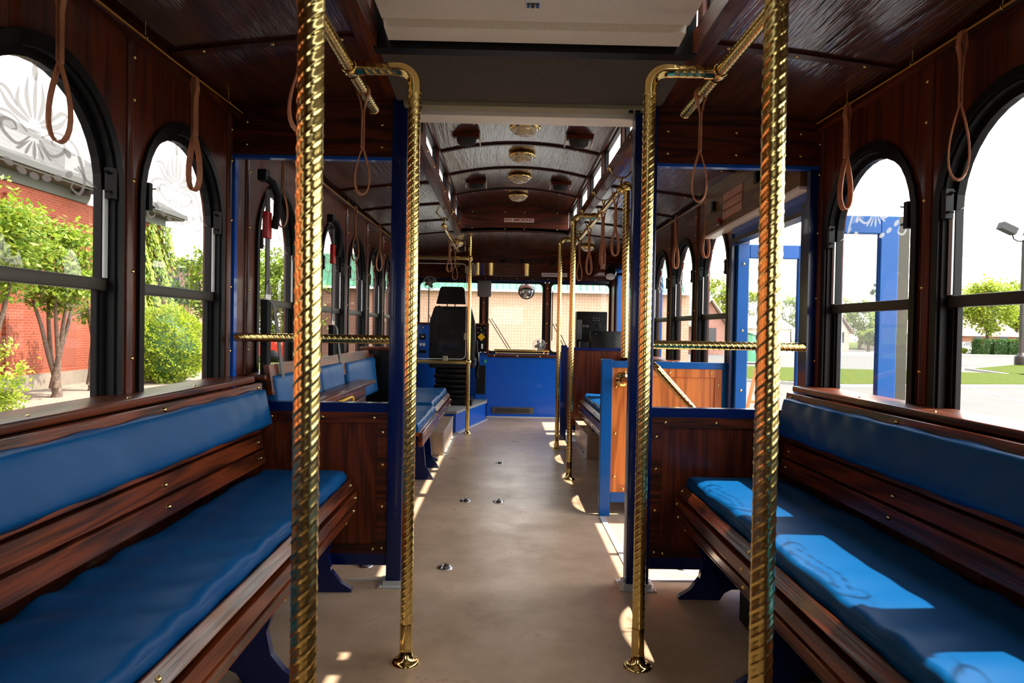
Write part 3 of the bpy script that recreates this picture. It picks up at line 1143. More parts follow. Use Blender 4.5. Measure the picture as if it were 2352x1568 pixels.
def bench(side, y0, y1, xf, label, seat_parts=1, legs=(), group='long side benches', back=True, name='side_bench', xbk=None, seed=1, screw_y=()):
    """wall bench; s points from wall to aisle"""
    s = 1 if side == 'l' else -1
    xw = XL if side == 'l' else XR
    root = thing(name, label, 'bench', (xf, (y0 + y1) / 2, 0), group)
    xb = xw + s * .16
    # seat frame board
    MB().box(min(xb - s * .10, xf - s * .03), max(xb - s * .10, xf - s * .03), y0 + .01, y1 - .01, .425, .448).build('seat_board', M['slat'], root)
    MB().box(min(xf - s * .06, xf - s * .045), max(xf - s * .06, xf - s * .045), y0 + .01, y1 - .01, .25, .425).build('apron', M['black'], root)
    L_ = (y1 - y0) / seat_parts
    for k in range(seat_parts):
        cushion(min(xb - s * .01, xf), max(xb - s * .01, xf), y0 + L_ * k + .004, y0 + L_ * (k + 1) - .004, .449, .502, ny=int(50 * L_), wob=.009, seed=seed + k).build('seat_cushion', M['vinyl'], root)
    # front roll
    for poly, mid, nn in arc_slats(xf, s, y0, y1):
        o = MB().prism(poly, 'y', y0 + .005, y1 - .0).build('front_slat', M['slat'], root, bevel=.003)
        ys = sorted(set([y1 - .03, y0 + .04] + list(screw_y)))
        screws(o, [(mid[0], y, mid[1]) for y in ys], nn, 1.1)
    if back:
        # back slats behind, sloping away from the sitter towards the wall
        for k in range(3):
            z0, z1 = .525 + k * .066, .525 + (k + 1) * .066 - .009
            xa = xw + s * (.165 - .012 * k)
            o = MB().prism([(xa, z0), (xa - s * .010, z1), (xa - s * .03, z1), (xa - s * .02, z0)], 'y', y0, y1).build('back_slat', M['slat'], root, bevel=.003)
            screws(o, [(xa - s * .003, y, (z0 + z1) / 2) for y in sorted(set([y1 - .05] + list(screw_y)))], (s, 0, .12), 1.1)
        # two slats above the pad
        for k in range(2):
            z0, z1 = .795 + k * .037, .795 + (k + 1) * .037 - .004
            xa = xw + s * (.150 - .004 * k)
            o = MB().prism([(xa, z0), (xa - s * .004, z1), (xa - s * .03, z1), (xa - s * .03, z0)], 'y', y0, y1).build('back_slat', M['slat'], root, bevel=.002)
            screws(o, [(xa - s * .001, y, (z0 + z1) / 2) for y in sorted(set([y1 - .05] + list(screw_y)))], (s, 0, 0), 1.1)
        # back pad, built flat then leaned
        cu = cushion(0, .150, y0 + .01, y1 - .05, 0, .045, nx=5, ny=int(40 * (y1 - y0)), wob=.007, r=.016, seed=seed + 9)
        th = radians(76)
        org = (xw + s * .215, .700)
        nv = []
        for (x, y, z) in cu.v:
            # x runs up the back, z points towards the sitter
            px = org[0] - s * x * cos(th) + s * (z - .045) * sin(th) - s * .0
            pz = org[1] + x * sin(th) + (z - .045) * cos(th)
            nv.append((px, y, pz))
        cu.v = nv
        cu.build('back_cushion', M['vinyl'], root)
    # legs: curved cast brackets
    for ly_ in legs:
        prof = [(-.015, .30), (-.03, .235), (-.055, .16), (-.04, .09), (.0, .04), (.045, .012), (.045, 0), (-.125, 0), (-.145, .03), (-.175, .045), (-.24, .045), (-.27, .03), (-.29, 0), (-.40, 0), (-.40, .30)]
        MB().prism([(xf + s * x, z) for x, z in prof], 'y', ly_ - .014, ly_ + .014).build('leg', M['blue_dark'], root, bevel=.003)
        MB().prism([(xf + s * x, z) for x, z in ((-.015, .30), (-.05, .44), (-.40, .44), (-.40, .30))], 'y', ly_ - .008, ly_ + .008).build('leg_bracket', M['black'], root)
    return root

bench('l', -.9, 2.915, -.665, 'long blue vinyl side bench along the left wall, nearest the viewer', legs=(2.86, 2.12, 1.2, .3), seed=3, screw_y=(-.3, .5, 1.28, 1.33 + .75))
bench('r', -.9, 2.90, .793, 'long blue vinyl side bench with sun patches along the right wall, nearest the viewer', legs=(2.83, 2.12, 1.2, .3), seed=5, screw_y=(-.3, .5, 1.28, 2.08))
# heater box under the right bench
o = MB().rbox(.93, 1.33, 2.15, 2.62, .0, .2, .008).build('heater_box', M['black'])
tag(o, 'black heater box on the floor under the right-hand bench', 'heater')

# ---------------------------------------------------------------- brass overhead rails and grab poles
RLX, RRX, RZ = -.52, .69, 1.957
def bracket(mb, x, y, z):
    """forked stay from the ceiling to the rail"""
    zt = zc(x) - .004
    for d in (-1, 1):
        mb.tube([(x + d * .07, y, zt), (x + d * .045, y, zt - .04), (x + d * .008, y, z + .07), (x, y, z + .02)], .005, 8)
        mb.lathe([(.016, 0), (.016, -.006), (.008, -.010)], (x + d * .07, y, zt + .004), seg=12)
    mb.tube([(x - .035, y, zt - .05), (x + .035, y, zt - .05)], .004, 6)

def rail(name_label, x, y0, y1, brs, twisted=True, z=RZ, group='overhead rails'):
    root = thing('overhead_rail', name_label, 'handrail', (x, (y0 + y1) / 2, z))
    if twisted:
        MB().twist((x, y0, z), (x, y1, z), R=.019, ring=6).build('rail', M['brass'], root)
    else:
        mb = MB().tube([(x, y0, z), (x, y1, z)], .0175, 18)
        for yy in brs:
            mb.lathe([(.0175, -.03), (.0225, -.028), (.0225, .028), (.0175, .03)], (x, yy, z), (0, 1, 0), 16)
        mb.build('rail', M['brass_far'], root)
    for yy, d in ((y0, -1), (y1, 1)):
        MB().lathe([(.0195, 0), (.021, .002 * d), (.020, .012 * d), (.010, .02 * d), (0, .021 * d)], (x, yy, z), (0, 1, 0), 16).build('end_cap', M['brass_far'], root)
    for yy in brs:
        b_ = MB()
        bracket(b_, x, yy, z)
        b_.build('ceiling_bracket', M['brass_far'], root)
    return root
rail('twisted brass overhead rail above the nearer left bench', RLX, .2, 2.66, (.5, 1.5), z=1.955)
rail('twisted brass overhead rail above the nearer right bench', RRX, .2, 2.66, (.5, 1.5), z=1.965)
rail('smooth brass overhead rail on the right beyond the wood partition', RRX, 4.12, 6.9, (4.14, 4.86, 5.6, 6.4), False, 1.968)
rail('short smooth brass overhead rail behind the driver on the left', RLX, 5.72, 7.42, (5.78, 7.2), False, 1.968)

def grab_pole(label, x, y, xr, z=1.957, far=False, base=True, group=None):
    """pole rising from a floor flange and bending over to the overhead rail"""
    root = thing('grab_pole', label, 'pole', (x, y, 0), group)
    s = 1 if xr > x else -1
    R = .0205
    rb = .055
    fl = MB().lathe([(.048, 0), (.048, .004), (.040, .010), (.027, .014), (.026, .024), (.024, .026), (.0215, .05)], (x, y, 0), seg=24)
    fl.build('floor_flange', M['brass_far'], root)
    MB().lathe([(.0212, .02), (.0212, .13), (.0205, .132)], (x, y, 0), seg=22).build('foot_sleeve', M['brass_far'], root)
    MB().twist((x, y, .13), (x, y, z - rb - .02), R=R - .0005, ring=6 if far else 12, seg=14 if far else 22).build('shaft', M['brass'], root)
    el = [(x, y, z - rb - .022)] + [(x + s * rb * (1 - cos(a)), y, z - rb + rb * sin(a)) for a in [pi / 2 * i / 8 for i in range(9)]] + [(x + s * (rb + .02), y, z)]
    MB().tube(el, R + .001, 18).build('elbow', M['brass_far'], root)
    xe = xr - s * .024
    if abs(xe - x) > rb + .03:
        MB().twist((x + s * (rb + .018), y, z), (xe, y, z), R=R - .0005, ring=6).build('arm', M['brass'], root)
    c = MB().lathe([(.024, -.03), (.0265, -.026), (.0265, .026), (.024, .03)], (xr, y, z), (0, 1, 0), 18)
    c.lathe([(.024, 0), (.024, .028)], (xr - s * .05, y, z), (s, 0, 0), 18)
    c.lathe([(.0, .02), (.012, .03), (.016, .036), (.012, .046), (0, .05)], (xr, y, z), (s * .7, 0, .7), 12)
    c.build('clamp', M['brass_far'], root)
    return root
grab_pole('twisted brass pole large in the left foreground', -.307, 1.07, RLX, 1.956)
grab_pole('twisted brass pole large in the right foreground', .463, 1.19, RRX, 1.966)
grab_pole('twisted brass pole bending over beside the dark post at the left of the aisle', -.307, 2.255, RLX, 1.956)
grab_pole('twisted brass pole bending over beside the dark post at the right of the aisle', .463, 2.245, RRX, 1.966)
grab_pole('nearer of the two thin brass poles standing right of the aisle beyond the partition', .504, 5.094, RRX, 1.968, True)
grab_pole('farther of the two thin brass poles standing right of the aisle beyond the partition', .513, 6.40, RRX, 1.968, True)

# pole on top of the door-side panel
root = thing('grab_pole', 'brass pole with a ball top standing on the blue framed orange wood panel', 'pole', (.73, 4.12, .95))
MB().twist((.73, 4.12, .955), (.722, 4.12, 1.965), R=.0205, ring=6, seg=16).build('shaft', M['brass'], root)
MB().lathe([(0, -.032), (.02, -.026), (.031, -.01), (.033, .004), (.026, .02), (.012, .03), (0, .032)], (.722, 4.12, 1.985), seg=18).build('ball_fitting', M['brass_far'], root)

# driver's barrier poles
root = thing('barrier_rail', 'brass pole with two crossbars holding the clear screen behind the driver', 'handrail', (-.374, 7.258, 0))
MB().lathe([(.045, 0), (.045, .005), (.03, .012), (.023, .03)], (-.374, 7.258, 0), seg=20).build('floor_flange', M['brass_far'], root)
MB().twist((-.374, 7.258, .02), (-.374, 7.258, 2.10), R=.0195, ring=6, seg=14).build('shaft', M['brass'], root)
MB().tube([(-.374, 7.258, 2.095), (-.374, 7.258, 2.118)], .03, 14).build('ceiling_flange', M['brass_far'], root)
for z in (1.861, .757):
    MB().twist((XL + .0, 7.258, z), (-.39, 7.258, z), R=.018, ring=6, seg=14).build('crossbar', M['brass'], root)
    MB().lathe([(0, -.032), (.024, -.024), (.032, 0), (.024, .024), (0, .032)], (-.374, 7.258, z), seg=16).build('joint', M['brass_far'], root)
pr = root
o = MB()
pts = rr_pts(XL + .02, -.405, .79, 1.80, .05)
o.add([(x, 7.262, z) for x, z in pts], [tuple(range(len(pts)))])
o = o.build('barrier_screen', M['plexi'], pr)
MB().tube([(x, 7.262, z) for x, z in pts], .0035, 6, closed=True).build('screen_edge', M['white'], pr, label='thin pale edging around the clear screen')
for (x, z) in ((-.40, 1.74), (-.40, 1.03), (-.62, .785)):
    MB().rbox(x - .025, x + .025, 7.245, 7.275, z - .035, z + .035, .004).build('screen_clip', M['khaki'], pr)

# ---------------------------------------------------------------- leather hand straps
def strap(label, x, y, zt, rot=0.0, length=.385, rr=.022, w_=.024, sway=0.0, group='leather hand straps'):
    path = []
    # over the rail
    for i in range(9):
        a = radians(-20 + 220 * i / 8)
        path.append((rr * cos(a), rr * sin(a)))
    path += [(-.010, -.035), (-.0035, -.07), (-.0032, -.13), (-.0035, -.20)]
    hb = .034
    n = 22
    loop = []
    y0_ = -.20
    lb = length - .20
    for i in range(1, n):
        t_ = i / n
        a = pi * 2 * t_
        # teardrop
        zz_ = -lb * (1 - cos(a)) / 2
        xx_ = -hb * sin(a) * (sin(a / 2)) ** 1.1
        loop.append((xx_, y0_ + zz_))
    path += loop
    path += [(.0035, -.20), (.0032, -.13), (.0035, -.07), (.010, -.035)]
    P = []
    for (u, v) in path:
        h = max(0, -v)
        a = rot * min(1, h / .12)
        P.append((x + u * cos(a) + sway * h * h, y + u * sin(a), zt + v))
    # width direction turns with the twist: build by hand
    mb = MB()
    V = []
    n = len(P)
    for i in range(n):
        v = path[i][1]
        a = rot * min(1, max(0, -v) / .12)
        wd = Vector((-sin(a), cos(a), 0))
        d = (Vector(P[(i + 1) % n]) - Vector(P[i - 1])).normalized()
        nn = d.cross(wd).normalized()
        for (ca, cb_) in ((-1, -1), (1, -1), (1, 1), (-1, 1)):
            V.append(Vector(P[i]) + wd * ca * w_ / 2 + nn * cb_ * .0024)
    F = []
    for i in range(n):
        j = (i + 1) % n
        for k in range(4):
            F.append((i * 4 + k, i * 4 + (k + 1) % 4, j * 4 + (k + 1) % 4, j * 4 + k))
    mb.add(V, F)
    o = mb.build('hand_strap', M['leather'], bevel=.0006)
    me = o.data
    # put the origin at the hanging point
    me.transform(Matrix.Translation((-x, -y, -zt)))
    o.location = (x, y, zt)
    tag(o, label, 'hand strap', group)
    return o
CZ = 1.985
CXL, CXR = -1.115, 1.30
strap('leather hand strap hanging nearest the viewer in front of the left-hand wall window', CXL, 1.72, CZ - .03, .15, .40, .006, .021)
strap('leather hand strap in front of the second left window, just before the partition', CXL, 2.457, CZ, -.35, .40, .006)
strap('leather hand strap just beyond the left end of the partition, near the red belt reel', CXL, 3.425, CZ + .015, .5, .40, .006)
strap('leather hand strap on the left wall cord above the farther blue seat backs', CXL, 5.088, CZ + .015, .5, .40, .006)
strap('leather hand strap farthest along the left wall cord, next to the dark post', CXL, 6.07, CZ + .025, .5, .40, .006)
strap('leather hand strap hanging nearest the viewer before the right-hand wall window', CXR, 1.96, CZ + .0, -.55, .42, .006)
strap('leather hand strap in front of the second right window showing the blue post outside', CXR, 2.616, CZ + .01, .3, .40, .006)
strap('leather hand strap beyond the partition left of the emergency exit sign', CXR, 4.43, CZ + .015, .4, .40, .006)
strap('leather hand strap farthest along the right wall cord', CXR, 5.21, CZ + .015, .5, .40, .006)
strap('leather hand strap half hidden behind the large left foreground pole', RLX, 1.72, 1.956, .5, .36)
strap('leather hand strap dangling from the far end of the nearer left overhead rail', RLX, 2.47, 1.956, .3, .37)
strap('leather hand strap dangling from the far end of the nearer right overhead rail', RRX, 2.45, 1.966, -.35, .385)
strap('leather hand strap nearest on the smooth far right overhead rail', RRX, 4.31, 1.968, .4, .38)
strap('leather hand strap second nearest on the smooth far right overhead rail', RRX, 4.865, 1.968, .9, .39)
strap('leather hand strap second farthest on the smooth far right overhead rail', RRX, 5.643, 1.968, .5, .39)
strap('leather hand strap farthest on the smooth far right overhead rail', RRX, 6.36, 1.968, .2, .39)
strap('leather hand strap on the short left rail, nearer one behind the driver', RLX, 6.37, 1.968, .6, .33)
strap('leather hand strap on the short left rail, farther one behind the driver', RLX, 7.10, 1.968, .2, .35)

# yellow bell cords
def bell_cord(label, x, y0, y1, z0, z1, ys):
    root = thing('bell_cord', label, 'cord', (x, y0, z0))
    n = 12
    MB().tube([(x, y0 + (y1 - y0) * i / n, z0 + (z1 - z0) * i / n - .004 * sin(pi * i * 3 / n) ** 2) for i in range(n + 1)], .0028, 8).build('cord', M['cord'], root)
    xw = XL if x < 0 else XR
    for y in ys:
        z = z0 + (z1 - z0) * (y - y0) / (y1 - y0)
        m_ = MB().tube([(x + .007 * cos(a), y, z + .007 * sin(a)) for a in [2 * pi * i / 12 for i in range(12)]], .0018, 6, closed=True)
        m_.tube([(x, y, z + .007), (x, y, zc(x) - .0)], .0018, 6)
        m_.build('eyelet', M['brass_far'], root)
bell_cord('yellow signal cord along the left wall before the partition', CXL, -.8, 2.90, 1.93, 2.0, (.4, 1.1, 1.78, 2.12, 2.75))
bell_cord('yellow signal cord along the right wall before the partition', CXR, -.8, 2.87, 1.95, 2.0, (.4, 1.1, 1.8, 2.2, 2.62))
bell_cord('yellow signal cord along the left wall beyond the partition', CXL, 3.02, 7.2, 1.975, 1.995, (3.3, 4.1, 4.85, 5.6, 6.4))
bell_cord('yellow signal cord along the right wall beyond the exit sign panel', CXR, 4.14, 7.2, 1.975, 1.995, (4.6, 5.4, 6.3))

# ---------------------------------------------------------------- air conditioner and bulkhead under the raised roof
root = thing('air_conditioner', 'cream plastic air conditioner housing in the raised ceiling', 'air conditioner', (XC, 1.7, 2.1))
ax0, ax1 = CLX0 + .055, CLX1 - .065
mb = MB()
prof = [(.95, 2.22), (1.90, 2.15), (2.02, 2.118), (2.235, 2.112), (2.245, 2.132), (2.270, 2.132), (2.276, 2.104), (2.365, 2.096), (2.378, 2.106), (2.378, 2.30), (.95, 2.30)]
mb.prism(prof, 'x', ax0, ax1)
hs = mb.build('housing', M['acwhite'], root, bevel=.003)
for k_, pts in enumerate(([(ax0 + .04, 1.95), (ax0 + .04, 2.155), (-.035, 2.155), (.025, 2.06), (.025, 1.95)], [(ax1 - .04, 1.95), (ax1 - .04, 2.155), (.175, 2.155), (.115, 2.06), (.115, 1.95)])):
    MB().prism(pts, 'z', 2.107, 2.14).build('raised_panel', M['acwhite'], root, bevel=.003)
lg = MB().rbox(.046, .096, 2.03, 2.135, 2.107, 2.119, .002).build('badge', M['white'], root)
dx_, dy_ = .004, .03
bl = MB()
bl.box(.048, .086, 2.068, 2.074, 2.1055, 2.108)
bl.box(.061, .0715, 2.074, 2.098, 2.1055, 2.108)
bl.v = [(x + dx_, y + dy_, z) for x, y, z in bl.v]
bl.build('badge_lettering', M['black'], lg)
bb = MB()
bb.prism([(.048, 2.077), (.056, 2.077), (.058, 2.084), (.060, 2.086), (.058, 2.089), (.056, 2.098), (.048, 2.098)], 'z', 2.1055, 2.108)
bb.prism([(.086, 2.077), (.078, 2.077), (.074, 2.086), (.086, 2.086)], 'z', 2.1055, 2.108)
bb.prism([(.074, 2.088), (.086, 2.088), (.086, 2.098), (.078, 2.098)], 'z', 2.1055, 2.108)
bb.v = [(x + dx_, y + dy_, z) for x, y, z in bb.v]
bb.build('badge_lettering', M['logoblue'], lg)
# white side seals
for x in (ax0 - .012, ax1 + .004):
    MB().box(x, x + .008, 2.0, 2.37, 2.14, 2.16).build('side_seal', M['white'], root)

root = thing('return_air_box', 'charcoal speckled bulkhead box between the cream air conditioner and the partition', 'bulkhead', (XC, 2.65, 2.06))
MB().prism([(2.44, 2.088), (2.885, 2.064), (2.885, 2.34), (2.44, 2.34)], 'x', CLX0 + .004, CLX1 - .004).build('box', M['gpanel'], root)
MB().box(CLX0 + .0, CLX1 - .0, 2.385, 2.44, 2.078, 2.34).build('rubber_edge', M['black'], root)
MB().rbox(CLX0 + .03, CLX1 - .03, 2.885, 2.955, 2.046, 2.30, .004).build('lower_lip', M['khaki'], root)
tb = MB()
for x in (CLX0 + .085, CLX1 - .11):
    tb = MB()
    tb.tube([(x - .02, 2.90, 2.046), (x - .02, 2.90, 2.036)], .010, 10)
    tb.tube([(x + .01, 2.90, 2.046), (x + .01, 2.90, 2.036)], .012, 10)
    tb.build('knob', M['black'], root)
o = trim(MB().rbox(CLX0 + .02, CLX1 - .02, 2.985, 3.10, 2.036, 2.345, .004), M['cream'])
o['label'] = 'cream crossbeam beyond the charcoal bulkhead'

# ---------------------------------------------------------------- ceiling lamps and speakers
def lamp(label, x, y, z, r=.10, group='brass rimmed ceiling lamps'):
    root = thing('ceiling_lamp', label, 'lamp', (x, y, z), group)
    MB().lathe([(r * .82, .0), (r * .9, -.008), (r, -.014), (r * 1.02, -.022), (r * .97, -.030), (r * .9, -.034)], (x, y, z), seg=28).build('rim', M['brass_far'], root)
    MB().lathe([(r * .92, -.026), (r * .86, -.040), (r * .70, -.056), (r * .45, -.067), (r * .2, -.072), (0, -.073)], (x, y, z), seg=28).build('glass_dome', M['dome'], root)
    for k in range(4):
        a = pi / 4 + k * pi / 2
        MB().lathe([(.006, 0), (.006, -.008), (0, -.01)], (x + r * .93 * cos(a), y + r * .93 * sin(a), z - .028), seg=8).build('screw', M['brass_far'], root)
    return root
for (y, l) in ((4.38, 'round brass ceiling lamp nearest the viewer, between the two larger speakers'), (5.08, 'second nearest round brass lamp in the raised ceiling'), (5.80, 'third round brass ceiling lamp, between the smaller far speakers'), (6.62, 'farthest round brass lamp in the raised ceiling, above the no smoking sign')):
    lamp(l, XC + .02, y, zr_(XC) + .002)
lamp('small round lamp low over the front right of the cab', .93, 7.7, zc(.93) + .002, .085)
lamp('small round lamp over the driver at the front left', -.55, 7.7, zc(-.55) + .002, .085)

def speaker(label, x, y, zt, w_=.17, group='ceiling speakers'):
    root = thing('ceiling_speaker', label, 'speaker', (x, y, zt), group)
    # wedge shaped wood box, facing forward-down
    mb = MB().prism([(y - .055, zt), (y - .06, zt - .035), (y + .075, zt - .012), (y + .08, zt)], 'x', x - w_ / 2, x + w_ / 2)
    mb.build('wedge_box', M['wood_x'], root, bevel=.002)
    for dx in (-w_ / 2 - .006, w_ / 2):
        MB().box(x + dx, x + dx + .006, y - .03, y + .10, zt - .05, zt).build('side_plate', M['cream'], root)
    MB().lathe([(0, -.075), (.035, -.072), (.058, -.060), (.064, -.04), (.064, -.02), (.060, -.0)], (x, y + .01, zt - .0), seg=26).build('speaker_grille', M['grille'], root)
zsp = lambda x: zr_(x) + .001
speaker('black round speaker in a wood wedge, left of the nearest ceiling lamp', XC - .36, 4.52, zsp(XC - .36))
speaker('black round speaker in a wood wedge, right of the nearest ceiling lamp', XC + .38, 4.50, zsp(XC + .38))
speaker('small looking black speaker left of the third ceiling lamp', XC - .355, 5.92, zsp(XC - .355))
speaker('small looking black speaker right of the third ceiling lamp', XC + .375, 5.90, zsp(XC + .375))
speaker('black speaker over the driver near the front header', -.565, 8.15, zc(-.565), .16)

# ---------------------------------------------------------------- signs
root = thing('sign', 'small cream sign reading NO SMOKING on the clerestory end wall', 'sign', (.135, YE, 2.245))
MB().box(.135 - .155, .135 + .155, YE - .004, YE, 2.227, 2.268).build('sign_plate', M['signwhite'], root)
textmesh('NO SMOKING', .040, (.135, YE - .005, 2.2475), (pi / 2, 0, 0), M['signred'], root, sx=1.17, bold=.0012)
root = thing('sign', 'white sign reading 34 PASSENGER CAPACITY above the windscreen', 'sign', (.62, 8.695, 1.80))
MB().box(.465, .79, 8.694, 8.70, 1.795, 1.843).build('sign_plate', M['white'], root)
textmesh('34 PASSENGER CAPACITY', .030, (.6275, 8.693, 1.819), (pi / 2, 0, 0), M['signred'], root, sx=.86, bold=.0006)

# header panel over the side door with its warning sign
PX = 1.29
mb = MB()
mb.prism([(3.0, 1.765), (4.42, 1.735), (4.42, 2.052), (3.0, 2.052)], 'x', PX, XR)
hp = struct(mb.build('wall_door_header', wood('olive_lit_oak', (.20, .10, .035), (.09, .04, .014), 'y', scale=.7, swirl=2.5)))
MB().prism([(3.0, 1.752), (4.42, 1.722), (4.42, 1.736), (3.0, 1.766)], 'x', PX - .004, XR).build('edge_strip', M['cream'], hp)
root = thing('sign', 'three line warning sign WATCH YOUR STEP, LOW HEADROOM, EMERGENCY EXIT over the side door', 'sign', (PX, 3.89, 1.86))
for k, tx in enumerate(('WATCH YOUR STEP', 'LOW HEADROOM', 'EMERGENCY EXIT')):
    z = 1.918 - .052 * k
    pl = MB().prism([(3.73, z - .022), (4.055, z - .022 - .004), (4.055, z + .022 - .004), (3.73, z + .022)], 'x', PX - .003, PX).build('sign_plate', M['signbrown'], root)
    textmesh(tx, .040, (PX - .004, 3.8925, z - .002), (pi / 2, 0, -pi / 2), M['letterpale'], pl, sx=(.86 if k == 0 else .98 if k == 1 else .92), bold=.0008)
for (y, l) in ((3.50, 'small black latch box right of the warning sign'), (4.23, 'small black latch box left of the warning sign')):
    o = MB().rbox(PX - .02, PX, y - .025, y + .025, 1.885 - .02 * (y > 4), 1.945 - .02 * (y > 4), .004).build('latch_box', M['black'])
    tag(o, l, 'latch')
root = thing('warning_lamp', 'small red warning light on the panel edge below the emergency exit sign', 'lamp', (PX - .02, 4.10, 1.775))
MB().lathe([(.014, 0), (.014, .018), (.012, .02)], (PX - .014, 4.09, 1.758), seg=14).build('lamp_base', M['steel'], root)
MB().lathe([(.014, 0), (.013, .014), (.008, .022), (0, .025)], (PX - .014, 4.09, 1.778), seg=14).build('red_lens', M['red'], root)

# ---------------------------------------------------------------- side door: frame and the two outward leaves
root = sempty('door_1', (XR, 3.54, 0))
MB().box(XR - .012, XR + .08, 3.04, 4.04, 1.665, 1.752).build('door_head', M['blue'], root)
MB().box(XR - .02, XR + .085, 4.02, 4.07, 0, 1.70).build('door_jamb', M['blue_dark'], root)
MB().box(XR - .03, XR + .085, 3.00, 3.06, 0, 1.70).build('door_jamb', M['blue_dark'], root)
MB().box(XR - .03, XR + .04, 3.06, 4.02, 1.645, 1.667).build('door_seal', M['bronze'], root)
MB().box(.60, XR + .10, 3.02, 3.05, .0, .006).build('threshold', M['alu'], root)
MB().box(.59, .62, 3.02, 4.06, .0, .006).build('threshold', M['alu'], root)
def leaf(x0, x1, y, z1, seal, win=True, z0=-.35):
    """door leaf standing out from the vehicle; stiles, rails, glass"""
    lf = MB()
    st = .085
    lf.box(x0, x0 + .068, y - .018, y + .018, z0, z1)
    lf.box(x1 - .082, x1, y - .018, y + .018, z0, z1)
    lf.box(x0 + .068, x1 - .082, y - .018, y + .018, z1 - .08, z1)
    lf.box(x0 + .068, x1 - .082, y - .018, y + .018, z0, .55)
    o = lf.build('door_leaf', M['blue_out'], root, bevel=.004)
    MB().add([(x, y, z) for x, z in ((x0 + .068, .55), (x1 - .082, .55), (x1 - .082, z1 - .08), (x0 + .068, z1 - .08))], [(0, 1, 2, 3)]).build('pane', M['glass'], o)
    if seal:
        MB().box(x1, x1 + .05, y - .012, y + .012, z0, z1 - .0).build('edge_seal', M['bronze'], o)
    screws(o, [(x0 + .034, y - .018, z) for z in (1.52, 1.13, .78)], (0, -1, 0), 1.3)
leaf(1.44, 1.755, 3.05, 1.648, True)
leaf(XR + .005, 1.80, 4.00, 1.635, False)

# blue framed panel with wood infill ahead of the door, with its diagonal brass rail
root = thing('modesty_panel', 'brightly lit orange wood panel in a gloss blue frame beside the side door', 'panel', (.98, 4.10, 0))
fm = MB()
fm.box(.59, .655, 4.08, 4.13, 0, .945)
fm.box(.655, 1.35, 4.08, 4.13, .895, .935)
fm.box(.655, 1.35, 4.08, 4.13, .085, .145)
fm.box(1.315, 1.35, 4.08, 4.13, .145, .895)
fo = fm.build('frame', M['blue_out'], root, bevel=.003)
MB().box(.655, 1.315, 4.095, 4.115, .145, .895).build('wood_infill', M['panel'], root)
bd = MB()
bd.box(.655, 1.315, 4.086, 4.095, .845, .895)
bd.box(.655, 1.315, 4.086, 4.095, .145, .185)
bd.box(.655, .70, 4.086, 4.095, .185, .845)
bd.box(1.275, 1.315, 4.086, 4.095, .185, .845)
bo = bd.build('infill_moulding', M['panel'], root)
screws(bo, [(.677, 4.086, z) for z in (.78, .5, .24)] + [(1.295, 4.086, z) for z in (.8, .5, .24)] + [(x, 4.086, .87) for x in (.73, 1.0, 1.25)] + [(x, 4.086, .165) for x in (.73, 1.0, 1.25)], (0, -1, 0), 1.2)
root = thing('diagonal_handrail', 'slanting brass handrail running down from a round flange on the orange wood panel', 'handrail', (.715, 4.08, .83))
MB().lathe([(.046, 0), (.046, .006), (.036, .014), (.022, .018), (.020, .034)], (.715, 4.086, .825), (0, -1, 0), 24).build('wall_flange', M['brass_far'], root)
MB().tube([(.715, 4.06, .825), (.720, 4.02, .825), (.726, 3.96, .828)], .0185, 16).build('elbow', M['brass_far'], root)
MB().twist((.726, 3.965, .828), (.742, 3.50, .935), R=.0185, ring=6, seg=16).build('shaft', M['brass_far'], root)
MB().tube([(.742, 3.505, .934), (.743, 3.46, .945), (.752, 3.425, .945), (.775, 3.41, .925)], .0190, 16).build('elbow', M['brass_far'], root)
MB().twist((.77, 3.412, .93), (1.285, 3.40, .37), R=.0185, ring=6, seg=16).build('shaft', M['brass_far'], root)
MB().twist((1.285, 3.40, .37), (1.285, 3.40, .0), R=.0185, ring=6, seg=16).build('shaft', M['brass_far'], root)

# ---------------------------------------------------------------- benches beyond the partition
bench('r', 4.16, 6.6, .785, 'blue vinyl side bench with dark slats behind the orange wood panel', legs=(6.2, 4.6), seed=11, back=True, screw_y=(4.9, 5.6), group='far side benches')
bench('l', 5.62, 6.98, -.580, 'far left bench with a rolled slat front, nearest the driver', legs=(5.72, 6.6), seed=21, screw_y=(6.3,), group='far side benches')
# flat fronted seat just before it
root = thing('side_bench', 'short blue seat with a flat wood front board, just beyond the dark post', 'bench', (-.53, 4.95, 0), 'far side benches')
cushion(-1.0, -.545, 4.42, 5.50, .435, .49, ny=30, seed=31).build('seat_cushion', M['vinyl'], root)
MB().rbox(-1.0, -.535, 4.42, 5.50, .41, .434, .004).build('seat_board', M['slat'], root)
MB().rbox(-.545, -.515, 4.42, 5.50, .34, .432, .006).build('front_board', M['slat'], root)
MB().prism([(x * 1 - .53, z) for x, z in ((-.03, .41), (-.045, .25), (-.03, .1), (.03, 0), (-.30, 0), (-.36, .41))], 'y', 5.0, 5.03).build('leg', M['blue_dark'], root, bevel=.003)
MB().prism([(x * 1 - .53, z) for x, z in ((-.03, .41), (-.045, .25), (-.03, .1), (.03, 0), (-.30, 0), (-.36, .41))], 'y', 5.42, 5.45).build('leg', M['blue_dark'], root, bevel=.003)
c = cushion(0, .27, 4.47, 5.40, 0, .07, nx=5, ny=24, wob=.006, r=.02, seed=41)
c.v = [(-1.055 + z * 1.0 - x * .12, y, .605 + x) for x, y, z in c.v]
c.build('back_cushion', M['vinyl'], root)

